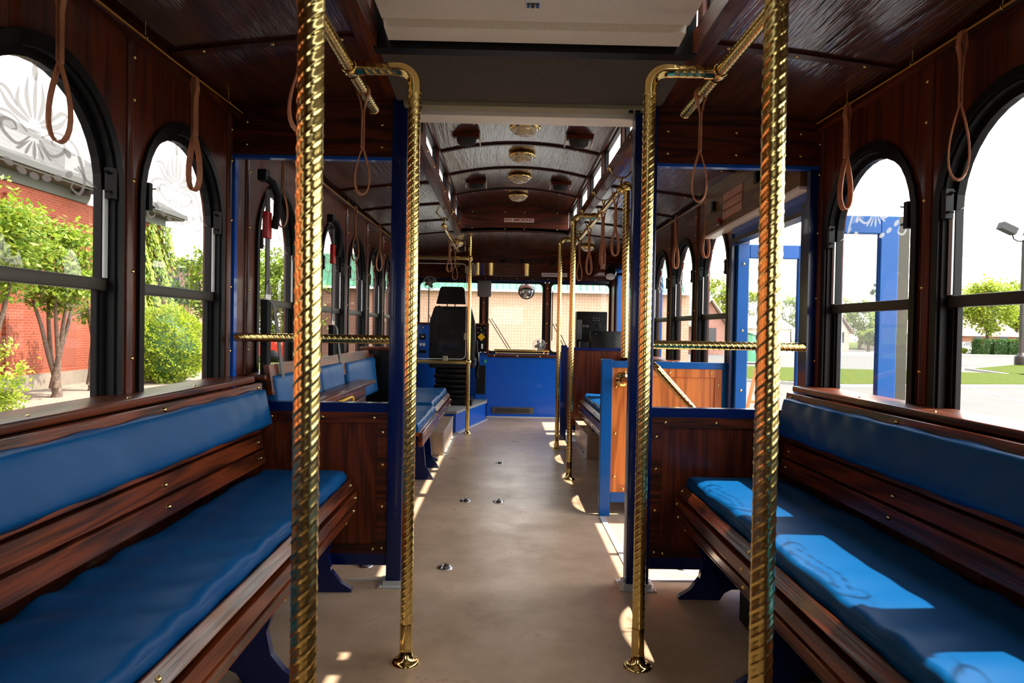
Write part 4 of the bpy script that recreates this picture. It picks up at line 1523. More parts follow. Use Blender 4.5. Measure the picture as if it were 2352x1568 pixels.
# folded wheelchair-bay seat
root = thing('folding_bench', 'folded bench with blue back pads and a wood board, left beyond the partition', 'bench', (-.9, 3.7, 0))
for k, (a, b2) in enumerate(((3.08, 3.82), (3.84, 4.36))):
    c = cushion(0, .22, a, b2, 0, .07, nx=5, ny=18, wob=.006, r=.02, seed=51 + k)
    c.v = [(-1.06 + z - x * .15, y, .665 + x) for x, y, z in c.v]
    c.build('back_cushion', M['vinyl'], root)
MB().rbox(-.98, -.86, 3.25, 4.62, .735, .757, .005).build('armrest_board', M['wood_y'], root)
for y in (3.5, 4.05, 4.45):
    MB().bar((-.95, y, .735), (-.95, y, .45), .03, .05).build('support', M['black'], root)
for k in range(4):
    MB().rbox(-.93, -.912, 3.28, 4.55, .46 + .066 * k, .52 + .066 * k, .004).build('slat', M['wood_y'], root)
MB().tube([(-.905, 3.75, .70), (-.89, 3.76, .70), (-.89, 4.02, .70), (-.89, 4.06, .69), (-.89, 4.07, .65), (-.905, 4.07, .64)], .008, 8).build('release_handle', M['yellow'], root, label='yellow release handle')
MB().rbox(-1.10, -.94, 3.12, 4.36, .40, .45, .01).build('folded_seat', M['blackfab'], root)

# back-board behind far-left seats
o = struct(MB().prism([(XL + .12, .80), (XL + .145, .80), (XL + .125, .935), (XL + .10, .935)], 'y', 3.05, 5.28).build('trim_%d' % tr, M['wood_y']))
tr += 1
# divider by driver (black box with wood top)
root = thing('seat_end_cabinet', 'low black cabinet with a wood top beyond the last folded blue seat back', 'cabinet', (-1.0, 5.5, 0))
MB().box(XL + .01, -.85, 5.52, 5.6, 0, .93).build('body', M['blackgloss'], root)
MB().rbox(XL + .01, -.83, 5.50, 5.62, .93, .955, .004).build('top', M['wood_x'], root)

# tan wheel boxes
def wheelbox(label, x0, x1, y0, y1, z1, s):
    root = thing('wheel_box', label, 'box', ((x0 + x1) / 2, y0, 0), 'tan covered wheel boxes')
    MB().box(x0, x1, y0, y1, 0, z1).build('box', M['floor'], root, bevel=.006)
    e = x1 if s > 0 else x0
    t_ = MB()
    t_.box(e - .004, e + .004, y0, y1, z1 - .012, z1 + .002)
    t_.box(e - .006, e + .006, y0 - .003, y0 + .006, 0, z1)
    t_.box(min(e, e + s * .04), max(e, e + s * .04), y0, y1, 0, .004)
    to = t_.build('metal_edging', M['alu'], root)
    screws(to, [(e + s * .022, y0 + .06 + .09 * k, .004) for k in range(int((y1 - y0) / .09))], (0, 0, 1), .5)
wheelbox('tan carpeted wheel box with metal edging under the far left bench', XL + .01, -.515, 5.97, 7.1, .20, 1)
wheelbox('tan carpeted wheel box with metal edging under the far right bench', .745, XR - .01, 5.93, 7.0, .20, -1)

# floor anchor rings
for (x, y, l) in ((-.253, 3.16, 'round steel floor anchor nearest in the aisle'), (-.626, 3.174, 'round steel floor anchor below the left partition panel'), (-.23, 4.398, 'round steel floor anchor in mid aisle, left of a pair'), (-.016, 4.389, 'round steel floor anchor in mid aisle, right of a pair'), (-.016, 5.671, 'round steel floor anchor farthest along the aisle'), (.86, 3.2, 'round steel floor anchor below the right partition panel')):
    root = thing('floor_anchor', l, 'floor anchor', (x, y, 0), 'floor anchors')
    MB().lathe([(.037, 0), (.036, .003), (.026, .006), (.022, .012), (.016, .014), (.012, .010), (.010, .005), (0, .005)], (x, y, 0), seg=22).build('ring', M['steel'], root)
    MB().lathe([(.009, 0), (.009, .012), (0, .013)], (x, y, 0), seg=10).build('stud', M['black'], root)
o = struct(MB().box(XL + .5, CLX0 + .02, 2.985, 2.995, 0, .003).build('trim_%d' % tr, M['alu']))
tr += 1

# ---------------------------------------------------------------- seat belts of the wheelchair bay
def belt(label, x, y, ztop, zb, flip=1):
    root = thing('wheelchair_belt', label, 'belt', (x, y, ztop), 'shoulder belts')
    MB().rbox(x - .02, x + .02, y - .03, y + .03, ztop - .05, ztop, .006).build('reel', M['black'], root)
    # coil of slack
    MB().tube([(x, y - .01, ztop - .03), (x + .03, y + .02, ztop - .05), (x + .045, y + .05, ztop - .10), (x + .04, y + .06, ztop - .19), (x + .03, y + .055, ztop - .25)], .017, 8).build('slack_loop', M['blackfab'], root)
    MB().rbox(x - .005, x + .02, y + .0, y + .055, ztop - .30, ztop - .18, .004).build('red_tag', M['red'], root)
    st = MB()
    st.bar((x + .008, y + .03, ztop - .08), (x + .008, y + .04, zb), .006, .046, up=(0, 1, 0))
    st.build('webbing', M['beltgrey'], root)
    MB().tube([(x + .01, y + .03 - .02, zb), (x + .01, y + .03 - .014, zb + .055), (x + .01, y + .04, zb + .075), (x + .01, y + .064, zb + .055), (x + .01, y + .07, zb)], .005, 8).build('buckle_tongue', M['steel'], root)
    MB().bar((x + .01, y + .012, zb), (x + .01, y + .07, zb), .008, .03).build('buckle_bar', M['steel'], root)
    MB().bar((x + .008, y + .02, zb - .01), (x + .012, y + .02, .50), .03, .05, up=(0, 1, 0)).build('belt_sleeve', M['blackfab'], root)
    path = [(x + .02, y + .03, zb - .01), (x + .025, y + .075, zb - .03), (x + .03, y + .10, zb - .12), (x + .05, y + .12, zb - .32), (x + .08, y + .15, zb - .60)]
    for i in range(len(path) - 1):
        pass
    mbb = MB()
    V = []
    for p in path:
        for d in (-.022, .022):
            V.append((p[0], p[1] + d, p[2]))
        for d in (.022, -.022):
            V.append((p[0] + .003, p[1] + d, p[2]))
    F = []
    for i in range(len(path) - 1):
        for k in range(4):
            F.append((i * 4 + k, i * 4 + (k + 1) % 4, i * 4 + 4 + (k + 1) % 4, i * 4 + 4 + k))
    mbb.add(V, F, True).build('loose_strap', M['beltgrey'], root)
belt('black shoulder belt with red tag, just beyond the left end of the partition', -1.08, 3.06, 1.80, 1.235)
belt('black shoulder belt with red tag, by the farther blue seat back', -1.08, 4.24, 1.80, 1.13)

# ---------------------------------------------------------------- driver's area
root = thing('driver_platform', 'raised blue platform with grey top under the driver seat', 'platform', (-.7, 8.0, 0))
MB().prism([(XL + .01, 7.29), (-.50, 7.29), (-.215, 8.40), (-.215, 8.64), (XL + .01, 8.64)], 'z', 0, .205).build('riser', M['blue'], root)
MB().prism([(XL + .01, 7.27), (-.49, 7.27), (-.20, 8.40), (-.20, 8.64), (XL + .01, 8.64)], 'z', .205, .232).build('platform_top', pbr('grey_speckle', (.30, .30, .28), rough=.5, vary=(120, .3)), root)
MB().prism([(-.50, 7.27), (-.46, 7.25), (-.18, 8.42), (-.215, 8.42)], 'z', 0, .006).build('metal_edging', M['alu'], root)

root = thing('driver_chair', 'tall black driver chair with separate headrest seen from behind', 'chair', (-.6, 7.9, .23))
sh = cushion(-.26, .26, 0, .62, 0, .11, nx=10, ny=12, wob=.004, r=.045, seed=61)
sh.v = [(-.590 + x * (1.0 - .22 * max(0, (y - .30) / .32) ** 2), 7.80 - (z - .05) + .10 * (y / .62) * .3, .745 + y) for x, y, z in sh.v]
sh.build('backrest', M['blackfab'], root)
MB().prism([(-.850, .78), (-.845, 1.2), (-.80, 1.345), (-.74, 1.372), (-.70, 1.35), (-.48, 1.35), (-.44, 1.372), (-.38, 1.345), (-.335, 1.2), (-.33, .78)], 'y', 7.77, 7.84).build('back_shell', M['blackgloss'], root, bevel=.012)
MB().prism([(-.775, 1.392), (-.735, 1.565), (-.715, 1.588), (-.48, 1.588), (-.46, 1.565), (-.445, 1.392)], 'y', 7.76, 7.86).build('headrest', M['blackfab'], root, bevel=.014)
for x in (-.655, -.565):
    MB().tube([(x, 7.81, 1.33), (x, 7.81, 1.41)], .006, 8).build('headrest_post', M['black'], root)
MB().rbox(-.86, -.33, 7.80, 8.32, .66, .78, .03).build('seat_cushion', M['blackfab'], root)
bl = MB()
for k in range(6):
    bl.rbox(-.80 + .01 * (k % 2), -.40 - .01 * (k % 2), 7.86, 8.24, .30 + .06 * k, .35 + .06 * k, .012)
bl.build('suspension_bellows', M['blackgloss'], root)
MB().box(-.84, -.36, 7.82, 8.28, .232, .30).build('seat_base', M['black'], root)
MB().tube([(-.33, 7.85, .80), (-.30, 7.85, .84), (-.29, 7.86, .72), (-.31, 7.88, .60), (-.30, 7.9, .55)], .02, 8).build('seat_belt_stalk', M['blackgloss'], root)
MB().rbox(-.33, -.30, 7.84, 7.90, .78, .98, .01).build('armrest', M['blackfab'], root)

root = thing('dash_console', 'black switch console in a wood surround right of the driver seat', 'console', (-.27, 8.6, .7))
MB().rbox(-.345, -.205, 8.52, 8.60, .83, 1.165, .004).build('switch_panel', M['black'], root)
wd = MB()
wd.box(-.36, -.345, 8.50, 8.61, .80, 1.18)
wd.box(-.215, -.19, 8.50, 8.61, .79, 1.18)
wd.box(-.36, -.19, 8.50, 8.61, 1.165, 1.185)
wd.build('wood_surround', M['wood_z'], root)
for (x, z) in ((-.33, 1.13), (-.235, 1.13), (-.285, 1.10), (-.325, 1.065), (-.25, 1.06), (-.30, 1.13)):
    MB().lathe([(.011, 0), (.011, -.004), (.006, -.006), (.006, -.016), (0, -.018)], (x, 8.52, z), (0, 1, 0), 12).build('switch', M['steel'], root)
dm = MB()
dm.obox((-.282, 8.515, 1.015), (.024, 0, .024), (0, .002, 0), (-.024, 0, .024))
dm.build('warning_label', M['yellow'], root)
MB().obox((-.27, 8.505, .90), (.010, 0, 0), (0, .006, 0), (0, 0, .03)).build('key_tag', M['white'], root)
MB().box(-.345, -.205, 8.56, 8.64, .232, .82).build('lower_panel', M['blue'], root)
MB().box(-.335, -.225, 8.548, 8.556, .30, .66).build('foot_recess', M['black'], root)
MB().box(-.243, -.213, 8.55, 8.558, .69, .73).build('sticker', M['green'], root)

root = thing('gauge_console', 'blue instrument console with a wood top left of the driver seat', 'console', (-1.05, 8.6, .7))
MB().rbox(XL + .01, -.86, 8.55, 8.62, .30, 1.16, .005).build('panel', M['blue'], root)
MB().box(XL + .01, -.86, 8.53, 8.63, 1.16, 1.185).build('wood_top', M['wood_x'], root)
MB().rbox(-1.06, -.98, 8.535, 8.552, .97, 1.04, .004).build('control_box', M['black'], root)
MB().lathe([(.018, 0), (.016, -.01), (0, -.012)], (-1.02, 8.535, 1.005), (0, 1, 0), 12).build('knob', M['steel'], root)
MB().lathe([(.014, 0), (.012, -.01), (0, -.012)], (-1.02, 8.55, 1.12), (0, 1, 0), 12).build('knob', M['steel'], root)
for k in range(2):
    MB().box(-1.055 + .04 * k, -1.025 + .04 * k, 8.54, 8.552, .89, .925).build('rocker_switch', M['white'], root)
MB().box(-1.06, -.97, 8.54, 8.552, .80, .84).build('control_box', M['black'], root)

def fan(label, c, r, axis, foot):
    root = thing('dash_fan', label, 'fan', c, 'cab fans')
    c = Vector(c)
    ax = Vector(axis).normalized()
    u = ax.cross(Vector((0, 0, 1))).normalized()
    v = u.cross(ax)
    cg = MB()
    for rr_ in (1, .97):
        cg.tube([c + (u * cos(a) + v * sin(a)) * r * rr_ + ax * (.02 if rr_ == 1 else -.02) for a in [2 * pi * i / 28 for i in range(28)]], .0022, 6, closed=True)
    for k in range(16):
        a = 2 * pi * k / 16
        d = u * cos(a) + v * sin(a)
        cg.tube([c - ax * .035 + d * .015, c - ax * .032 + d * r * .6, c - ax * .02 + d * r * .97, c + ax * .02 + d * r], .0010, 4)
    cg.build('wire_guard', M['steel'], root)
    MB().lathe([(0, -.03), (.018, -.028), (.022, -.01), (.024, .03), (.016, .045), (0, .048)], c, ax, 14).build('motor', M['steel'], root)
    for k in range(4):
        a = 2 * pi * k / 4 + .4
        d = u * cos(a) + v * sin(a)
        e = ax.cross(d)
        B = MB()
        pts = []
        for (p, q) in ((.015, -.3), (r * .5, -.38), (r * .82, -.25), (r * .86, .1), (r * .7, .4), (.015, .35)):
            pts.append(c + d * p + e * q * r * .7 + ax * (q * .012 - .005))
        n_ = len(pts)
        B.add(pts + [p + ax * .0015 for p in pts], [tuple(range(n_)), tuple(range(2 * n_ - 1, n_ - 1, -1))])
        B.build('blade', M['beltgrey'], root)
    MB().tube([c + ax * .03, c + ax * .05 + Vector((0, 0, (foot - c.z) * .4)), Vector((c.x, c.y + (.05 if foot < 1 else .24), foot))], .008, 8).build('stand', M['black'], root)
fan('small black caged fan hanging at the top of the left windscreen pane', (-.925, 8.45, 1.675), .082, (.15, 1, .05), 1.75)
fan('small chrome caged fan on the dash at the middle of the windscreen', (.445, 8.58, .925), .078, (-.25, 1, .1), .797)

# dash grab bar, vent
root = thing('dash_rail', 'low twisted brass rail on brackets along the dash below the middle windscreen pane', 'handrail', (.23, 8.64, .80))
MB().twist((-.12, 8.62, .855), (.575, 8.62, .855), R=.014, ring=6, seg=12).build('rail', M['brass_far'], root)
for x in (-.10, .555):
    MB().tube([(x, 8.62, .85), (x, 8.62, .815), (x, 8.64, .797)], .006, 8).build('bracket', M['brass_far'], root)
MB().tube([(-.10, 8.625, .815), (.555, 8.625, .815)], .004, 8).build('lower_bar', M['brass_far'], root)
root = thing('floor_vent', 'dark slotted heater vent low on the blue kick panel', 'vent', (.13, 8.66, .09))
MB().rbox(-.137, .397, 8.65, 8.66, .045, .130, .003).build('plate', M['gpanel'], root)
for r_ in range(4):
    vb = MB()
    for k in range(30):
        x = -.09 + k * .0147
        vb.box(x, x + .007, 8.648, 8.651, .062 + r_ * .014, .071 + r_ * .014)
    vb.build('slot_row', M['blackgloss'], root)

root = thing('notice', 'small dark notice with yellow grid squares on the header above the driver', 'notice', (-.65, 8.69, 1.9))
MB().box(-.76, -.57, 8.694, 8.70, 1.845, 1.965).build('plate', M['blackgloss'], root)
g_ = MB()
for k in range(6):
    g_.box(-.755 + .02 * k, -.752 + .02 * k, 8.691, 8.694, 1.86, 1.885)
for k in range(2):
    g_.box(-.755, -.652, 8.691, 8.694, 1.858 + .025 * k, 1.861 + .025 * k)
for k in range(4):
    g_.box(-.635 + .018 * k, -.632 + .018 * k, 8.691, 8.694, 1.90, 1.955)
    g_.box(-.635, -.578, 8.691, 8.694, 1.90 + .018 * k, 1.903 + .018 * k)
g_.build('yellow_grid', M['yellow'], root)
# mirrors and header bits
root = thing('rear_view_mirror', 'long black framed interior mirror above the windscreen', 'mirror', (-.05, 8.3, 1.83))
pts = rr_pts(-.45, .31, 1.76, 1.925, .035)
hm = MB().prism([(x, z) for x, z in pts], 'y', 8.30, 8.33)
hm.v = [(x, y - (z - 1.76) * .10, z) for x, y, z in hm.v]
hm.build('housing', M['black'], root)
pts = rr_pts(-.44, .30, 1.768, 1.917, .03)
MB().add([(x, 8.298 - (z - 1.76) * .10, z) for x, z in pts], [tuple(range(len(pts)))]).build('mirror_glass', M['mirror'], root)
for x in (-.25, .1):
    MB().tube([(x, 8.33, 1.87), (x, 8.5, 1.93), (x, 8.69, 1.93)], .010, 8).build('arm', M['black'], root)
root = thing('convex_mirror', 'round convex mirror hanging outside at the top of the middle windscreen pane', 'mirror', (.285, 9.0, 1.62))
MB().lathe([(0, -.030), (.05, -.027), (.085, -.016), (.105, 0)], (.285, 9.0, 1.625), (0, 1, 0), 28).build('mirror_face', M['mirror'], root)
MB().lathe([(.104, -.004), (.110, 0), (.110, .012), (.06, .03), (0, .035)], (.285, 9.0, 1.625), (0, 1, 0), 28).build('rim', M['black'], root)
MB().tube([(.285, 9.02, 1.70), (.285, 9.0, 1.78), (.285, 8.86, 1.80)], .010, 8).build('arm', M['black'], root)
for (x, z, l) in ((-.03, 1.985, 'small black clip on the wood header, left one'), (.22, 1.98, 'small black clip on the wood header, middle one'), (.60, 1.96, 'small black clip on the wood header, right one')):
    o = MB().rbox(x - .03, x + .03, 8.67, 8.70, z - .02, z + .01, .004).build('header_clip', M['black'])
    tag(o, l, 'clip', 'header clips')
o = MB().rbox(-.345, -.17, 8.60, 8.64, 1.52, 1.73, .02).build('sun_visor', M['beltgrey'])
tag(o, 'grey sun visor between the left and middle windscreen panes', 'visor')

# wipers outside
def wiper(label, p, tip):
    root = thing('wiper', label, 'wiper', p, 'windscreen wipers')
    p, tip = Vector(p), Vector(tip)
    d = tip - p
    for off in (0, .035):
        MB().bar(p + Vector((off, 0, 0)), tip + Vector((off, 0, .0)), .010, .008, up=(0, 1, 0)).build('arm', M['black'], root)
    MB().bar(tip + Vector((-.01, .0, -.22)), tip + Vector((-.01, 0, .42)), .012, .016, up=(0, 1, 0)).build('blade', M['black'], root)
wiper('wiper behind the left windscreen pane beside the driver seat', (-.78, 8.84, .80), (-.97, 8.84, 1.28))
wiper('wiper crossing the lower left of the middle windscreen pane', (.08, 8.84, .82), (-.20, 8.84, 1.25))
wiper('wiper crossing the lower left of the right windscreen pane', (.82, 8.84, .82), (.63, 8.84, 1.20))

# cabinet and panel at the front right
root = thing('stair_screen', 'dark blue framed screen with wood infill beside the farther aisle pole', 'panel', (.62, 6.95, 0))
f_ = MB()
f_.box(.585, .645, 6.93, 6.98, 0, .965)
f_.box(.645, XR, 6.93, 6.98, .915, .945)
f_.box(.645, XR, 6.93, 6.98, .10, .15)
f_.build('frame', M['blue_dark'], root)
MB().box(.645, XR, 6.94, 6.97, .15, .915).build('wood_infill', M['wood_z'], root)
root = thing('electrical_cabinet', 'tall black electrical cabinet with indicator dots at the front right', 'cabinet', (.96, 7.5, 0))
MB().rbox(.79, 1.125, 7.45, 7.60, 0, 1.325, .006).build('body', M['black'], root)
MB().box(.795, .85, 7.445, 7.45, 1.02, 1.235).build('notice', pbr('grey_notice', (.10, .10, .10), rough=.6), root)
for (x0, z0, nx, ny, st) in ((.975, 1.255, 3, 2, .03), (.865, 1.175, 4, 2, .018)):
    for i in range(nx):
        for j in range(ny):
            MB().lathe([(.004, 0), (.004, -.003), (0, -.004)], (x0 + st * i, 7.448, z0 - st * .8 * j), (0, 1, 0), 8).build('indicator', M['white'], root)
MB().lathe([(.03, 0), (.028, -.006), (0, -.007)], (1.03, 7.448, 1.17), (0, 1, 0), 18).build('dial', M['grille'], root)
root = thing('fare_box', 'black box cabinet in front of the taller electrical cabinet at the front right', 'cabinet', (1.05, 7.2, 0))
MB().rbox(.905, 1.23, 7.12, 7.25, .55, 1.115, .006).build('body', M['blackgloss'], root)
MB().lathe([(.006, 0), (.006, -.004), (0, -.005)], (.96, 7.118, 1.085), (0, 1, 0), 8).build('lock', M['steel'], root)
MB().box(.94, .985, 7.10, 7.118, .50, .72).build('notice', M['beltgrey'], root)
MB().rbox(.80, .90, 7.14, 7.25, 0, 1.00, .004).build('side_box', M['black'], root)
MB().rbox(.92, 1.20, 7.14, 7.24, 0, .56, .004).build('pedestal', M['black'], root)
# front passenger door
root = sempty('door_2', (XR, 7.9, 0))
MB().box(XR - .02, XR + .08, 7.26, 7.32, 0, 1.86).build('door_jamb', M['blue_dark'], root)
MB().box(XR - .06, XR + .08, 7.28, 8.50, 1.80, 1.86).build('door_head', M['blue'], root)
MB().box(XR + .02, XR + .09, 8.30, 8.62, 0, 1.82).build('door_leaf', M['blue_out'], root)
MB().box(XR + .03, XR + .60, 8.44, 8.48, -.3, 1.80).build('door_leaf', M['blue_out'], root)
struct(MB().box(1.10, XR, 8.0, 8.66, 1.80, 2.05).build('wall_cab_corner', M['wood_x']))
root = thing('step_lamp', 'white round lamp in a black housing under the blue door head at the front right', 'lamp', (1.12, 7.32, 1.66))
MB().lathe([(.055, 0), (.065, .05), (.05, .11), (.03, .14)], (1.12, 7.26, 1.70), (.1, .6, .9), 16).build('housing', M['black'], root)
MB().lathe([(.05, 0), (.048, -.012), (.03, -.025), (0, -.03)], (1.12, 7.26, 1.70), (.1, .6, .9), 16).build('lens', M['white'], root)
MB().bar((1.12, 7.35, 1.79), (1.30, 7.35, 1.80), .03, .02).build('arm', M['blue_dark'], root)
root = thing('sign', 'tiny pale notice with ruled red lines over the front door', 'sign', (1.08, 8.0, 1.9))
MB().box(1.115, 1.175, 7.992, 8.0, 1.84, 2.0).build('sign_plate', M['signbrown'], root)
for k in range(5):
    MB().box(1.12, 1.17, 7.988, 7.993, 1.858 + .028 * k, 1.866 + .028 * k).build('ruled_line', M['signwhite'], root)

# ================================================================ OUTSIDE
CAMP = Vector((0, 0, H))
def at(px, py, Y):
    d = _f + _r2 * ((px - 1176) / 1568) - _u2 * ((py - 784) / 1568)
    return CAMP + d * (Y / d.y)

M['asphalt'] = pbr('sunny_asphalt', (.085, .081, .074), rough=.9, vary=(.6, .12), bump=(60, .3, .01))
M['concrete'] = pbr('concrete_kerb', (.42, .40, .37), rough=.9)
M['grass'] = pbr('lawn_grass', (.062, .085, .003), rough=.9, spec=.05, vary=(8, .35))
M['line'] = pbr('painted_line', (.6, .6, .58), rough=.8)
M['leafA'] = leaf_mat('yellow_green_leaves', (.16, .25, .012), (.45, .50, .04))
M['leafB'] = leaf_mat('fresh_green_leaves', (.09, .17, .012), (.30, .37, .035))
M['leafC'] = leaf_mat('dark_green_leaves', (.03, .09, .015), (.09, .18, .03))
M['leafD'] = leaf_mat('ivy_leaves', (.14, .22, .012), (.36, .42, .03))
M['bark'] = pbr('grey_brown_bark', (.16, .10, .065), rough=.9, vary=(20, .5), bump=(40, .6, .01))
M['brickred'] = brick('orange_red_brick', (.25, .040, .009), (.20, .029, .007), (.24, .085, .045), .22, .075, .010, 'y')
M['brickx'] = brick('orange_red_brick_end', (.43, .085, .026), (.36, .062, .02), (.40, .16, .09), .22, .075, .010, 'x')
M['block'] = brick('peach_split_block', (.74, .47, .33), (.68, .41, .28), (.50, .27, .16), .2, .2, .012, 'x', var=1)
M['block_shaded'] = brick('shaded_mauve_block', (.24, .115, .08), (.20, .09, .065), (.13, .06, .04), .2, .2, .012, 'x', var=1)  # left wing's shade is put into the block colour
M['slate'] = brick('grey_shingles', (.045, .042, .037), (.02, .018, .016), (.06, .055, .05), .3, .11, .012, 'y')
M['frieze'] = pbr('olive_grey_frieze', (.07, .066, .045), rough=.7)
M['stone'] = pbr('pale_stone', (.22, .17, .125), rough=.9, vary=(3, .2))
M['greenmetal'] = pbr('green_seamed_metal', (.10, .36, .20), rough=.5)
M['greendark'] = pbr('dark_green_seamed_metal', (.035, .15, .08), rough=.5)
M['darkpole'] = pbr('dark_bronze_pole', (.022, .02, .018), rough=.5)
M['housewall'] = pbr('pale_house_wall', (.62, .55, .45), rough=.8)
M['houseroof'] = pbr('brown_shingle_roof', (.36, .27, .21), rough=.9)
M['pinkbrick'] = pbr('pink_brick', (.50, .26, .20), rough=.9, vary=(3, .2))
M['wingl'] = pbr('dark_window', (.04, .05, .06), rough=.2)

gr = struct(MB().box(-160, 260, -60, 330, GZ - .3, GZ).build('ground', M['asphalt']))

def leaves(mb, n, c, r, size, rnd, shell=.55, droop=.3, flat=False):
    c = Vector(c)
    clumps = []
    for i in range(max(6, n // 90)):
        v = Vector((rnd.gauss(0, 1), rnd.gauss(0, 1), rnd.gauss(0, 1))).normalized() * rnd.uniform(shell, 1.0)
        clumps.append(Vector((c.x + v.x * r[0], c.y + v.y * r[1], c.z + v.z * r[2])))
    rad = min(r) * .38
    for i in range(n):
        q = clumps[rnd.randrange(len(clumps))]
        p = q + Vector((rnd.gauss(0, 1), rnd.gauss(0, 1), rnd.gauss(0, .8))) * rad * .5
        s_ = size * rnd.uniform(.6, 1.3)
        d = Vector((rnd.uniform(-1, 1), rnd.uniform(-1, 1), rnd.uniform(-1, .7))).normalized()
        up = Vector((rnd.uniform(-.6, .6), rnd.uniform(-.6, .6), 1)).normalized()
        sd = d.cross(up)
        if sd.length < .05:
            sd = Vector((1, 0, 0))
        sd.normalize()
        a = p
        tip = p + d * s_
        m1 = p + d * s_ * .45 + sd * s_ * .26 - up * s_ * .06
        m2 = p + d * s_ * .45 - sd * s_ * .26 - up * s_ * .06
        mid = p + d * s_ * .5
        mb.add([a, m1, tip, m2, mid], [(0, 1, 4), (1, 2, 4), (4, 2, 3), (0, 4, 3)])
    return mb

def branches(mb, base, top, n, spread, r0, rnd):
    base, top = Vector(base), Vector(top)
    for k in range(n):
        a = 2 * pi * k / n + rnd.uniform(-.4, .4)
        e = top + Vector((cos(a) * spread[0], sin(a) * spread[1], rnd.uniform(-.3, .3)))
        m_ = base.lerp(e, .5) + Vector((rnd.uniform(-.15, .15), rnd.uniform(-.15, .15), -.1))
        b0 = base + Vector((rnd.uniform(-.08, .08), rnd.uniform(-.1, .1), 0))
        pts = [b0, b0.lerp(m_, .5) + Vector((rnd.uniform(-.08, .08), rnd.uniform(-.08, .08), 0)), m_, m_.lerp(e, .5) + Vector((rnd.uniform(-.1, .1), 0, .1)), e]
        mb.tube(pts, [r0, r0 * .8, r0 * .6, r0 * .38, r0 * .12], 8)
    return mb

def tree(label, base, h, r, mat, n=3000, size=.12, seed=1, trunk=.12, stems=4, cz=None, group=None, name='tree', cat='tree', low=None):
    rnd = random.Random(seed)
    base = Vector(base)
    root = thing(name, label, cat, base, group)
    cz = cz if cz is not None else base.z + h - r[2]
    tk = MB()
    fork = base + Vector((0, 0, low if low is not None else h * .3))
    if stems > 1:
        if low is None or low > .1:
            tk.tube([base - Vector((0, 0, .05)), base.lerp(fork, .5) + Vector((.03, .02, 0)), fork], [trunk * 1.15, trunk, trunk * .85], 10)
        branches(tk, fork, (base.x, base.y, cz + r[2] * .3), stems, (r[0] * .6, r[1] * .6), trunk * .6, rnd)
    else:
        tk.tube([base - Vector((0, 0, .05)), (base.x, base.y, cz + r[2] * .8)], [trunk, trunk * .2], 10)
    tk.build('trunk', M['bark'], root)
    fo = MB()
    leaves(fo, n, (base.x, base.y, cz), r, size, rnd)
    fo.build('foliage', mat, root)
    return root

# --- left: brick building with slate roof
root = thing('brick_building', 'orange brick building with grey shingle roof outside the near left windows', 'building', (-13, 10, GZ))
MB().box(-22, -12.9, -12, 25.8, GZ, 4.75).build('wall', M['brickred'], root)
MB().box(-22, -12.85, 25.80, 25.86, GZ, 4.75).build('end_wall', M['brickx'], root)
MB().box(-22.1, -12.82, -12.05, 25.95, 4.72, 5.02).build('frieze', M['frieze'], root)
MB().box(-22.3, -12.30, -12.1, 26.35, 5.02, 5.10).build('soffit', M['frieze'], root)
MB().box(-22.4, -12.22, -12.2, 26.42, 5.08, 5.24).build('gutter', pbr('grey_gutter', (.045, .042, .034), rough=.6), root)
mb = MB()
t0 = 5.2
mb.add([(-12.25, 26.4, 5.22), (-12.25, -12, 5.22), (-12.25 - t0, -12, 5.22 + .63 * t0), (-12.25 - t0, 26.4 - t0, 5.22 + .63 * t0), (-12.25 - 2 * t0, 26.4, 5.22)], [(0, 3, 2, 1), (0, 4, 3)])
mb.build('roof', M['slate'], root)
MB().box(-12.9, -12.84, -12, 25.8, GZ, -.35).build('stone_base', M['stone'], root)
# blind arches and pilasters
for yc in (12.0, 16.0, 20.0, 24.0):
    ap = arch_pts(yc - .75, yc + .75, -.2, 3.2, 14)
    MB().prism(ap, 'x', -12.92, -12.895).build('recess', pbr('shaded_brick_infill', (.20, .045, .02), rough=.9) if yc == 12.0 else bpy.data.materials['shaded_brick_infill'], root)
    ao = arch_pts(yc - .95, yc + .95, -.2, 3.2, 14)[1:-1]
    ai = arch_pts(yc - .75, yc + .75, -.2, 3.2, 14)[1:-1]
    n = len(ao)
    vs = [(-12.90, y, z) for y, z in ao] + [(-12.90, y, z) for y, z in ai] + [(-12.83, y, z) for y, z in ao] + [(-12.83, y, z) for y, z in ai]
    fs = []
    for i in range(n - 1):
        fs += [(i + 2 * n, i + 1 + 2 * n, i + 1 + 3 * n, i + 3 * n), (i, i + 1, i + 1 + 2 * n, i + 2 * n), (i + n, i + 3 * n, i + 1 + 3 * n, i + 1 + n)]
    MB().add(vs, fs).build('arch_surround', M['brickred'], root)
for yc in (14.0, 18.0, 22.0):
    MB().box(-12.9, -12.80, yc - .3, yc + .3, -.35, 4.4).build('pilaster', M['brickred'], root)
root = thing('floodlight', 'twin floodlight under the eave of the brick building', 'lamp', (-12.3, 20.4, 4.9))
MB().box(-12.75, -12.1, 20.3, 20.55, 4.88, 4.98).build('mount', M['darkpole'], root)
for dy in (-.05, .15):
    MB().lathe([(.05, 0), (.06, -.15), (.13, -.32), (.12, -.34), (0, -.30)], (-12.2, 20.4 + dy, 4.88), (.2, -.1 + dy, 1), 12).build('lamp_head', M['white'], root)

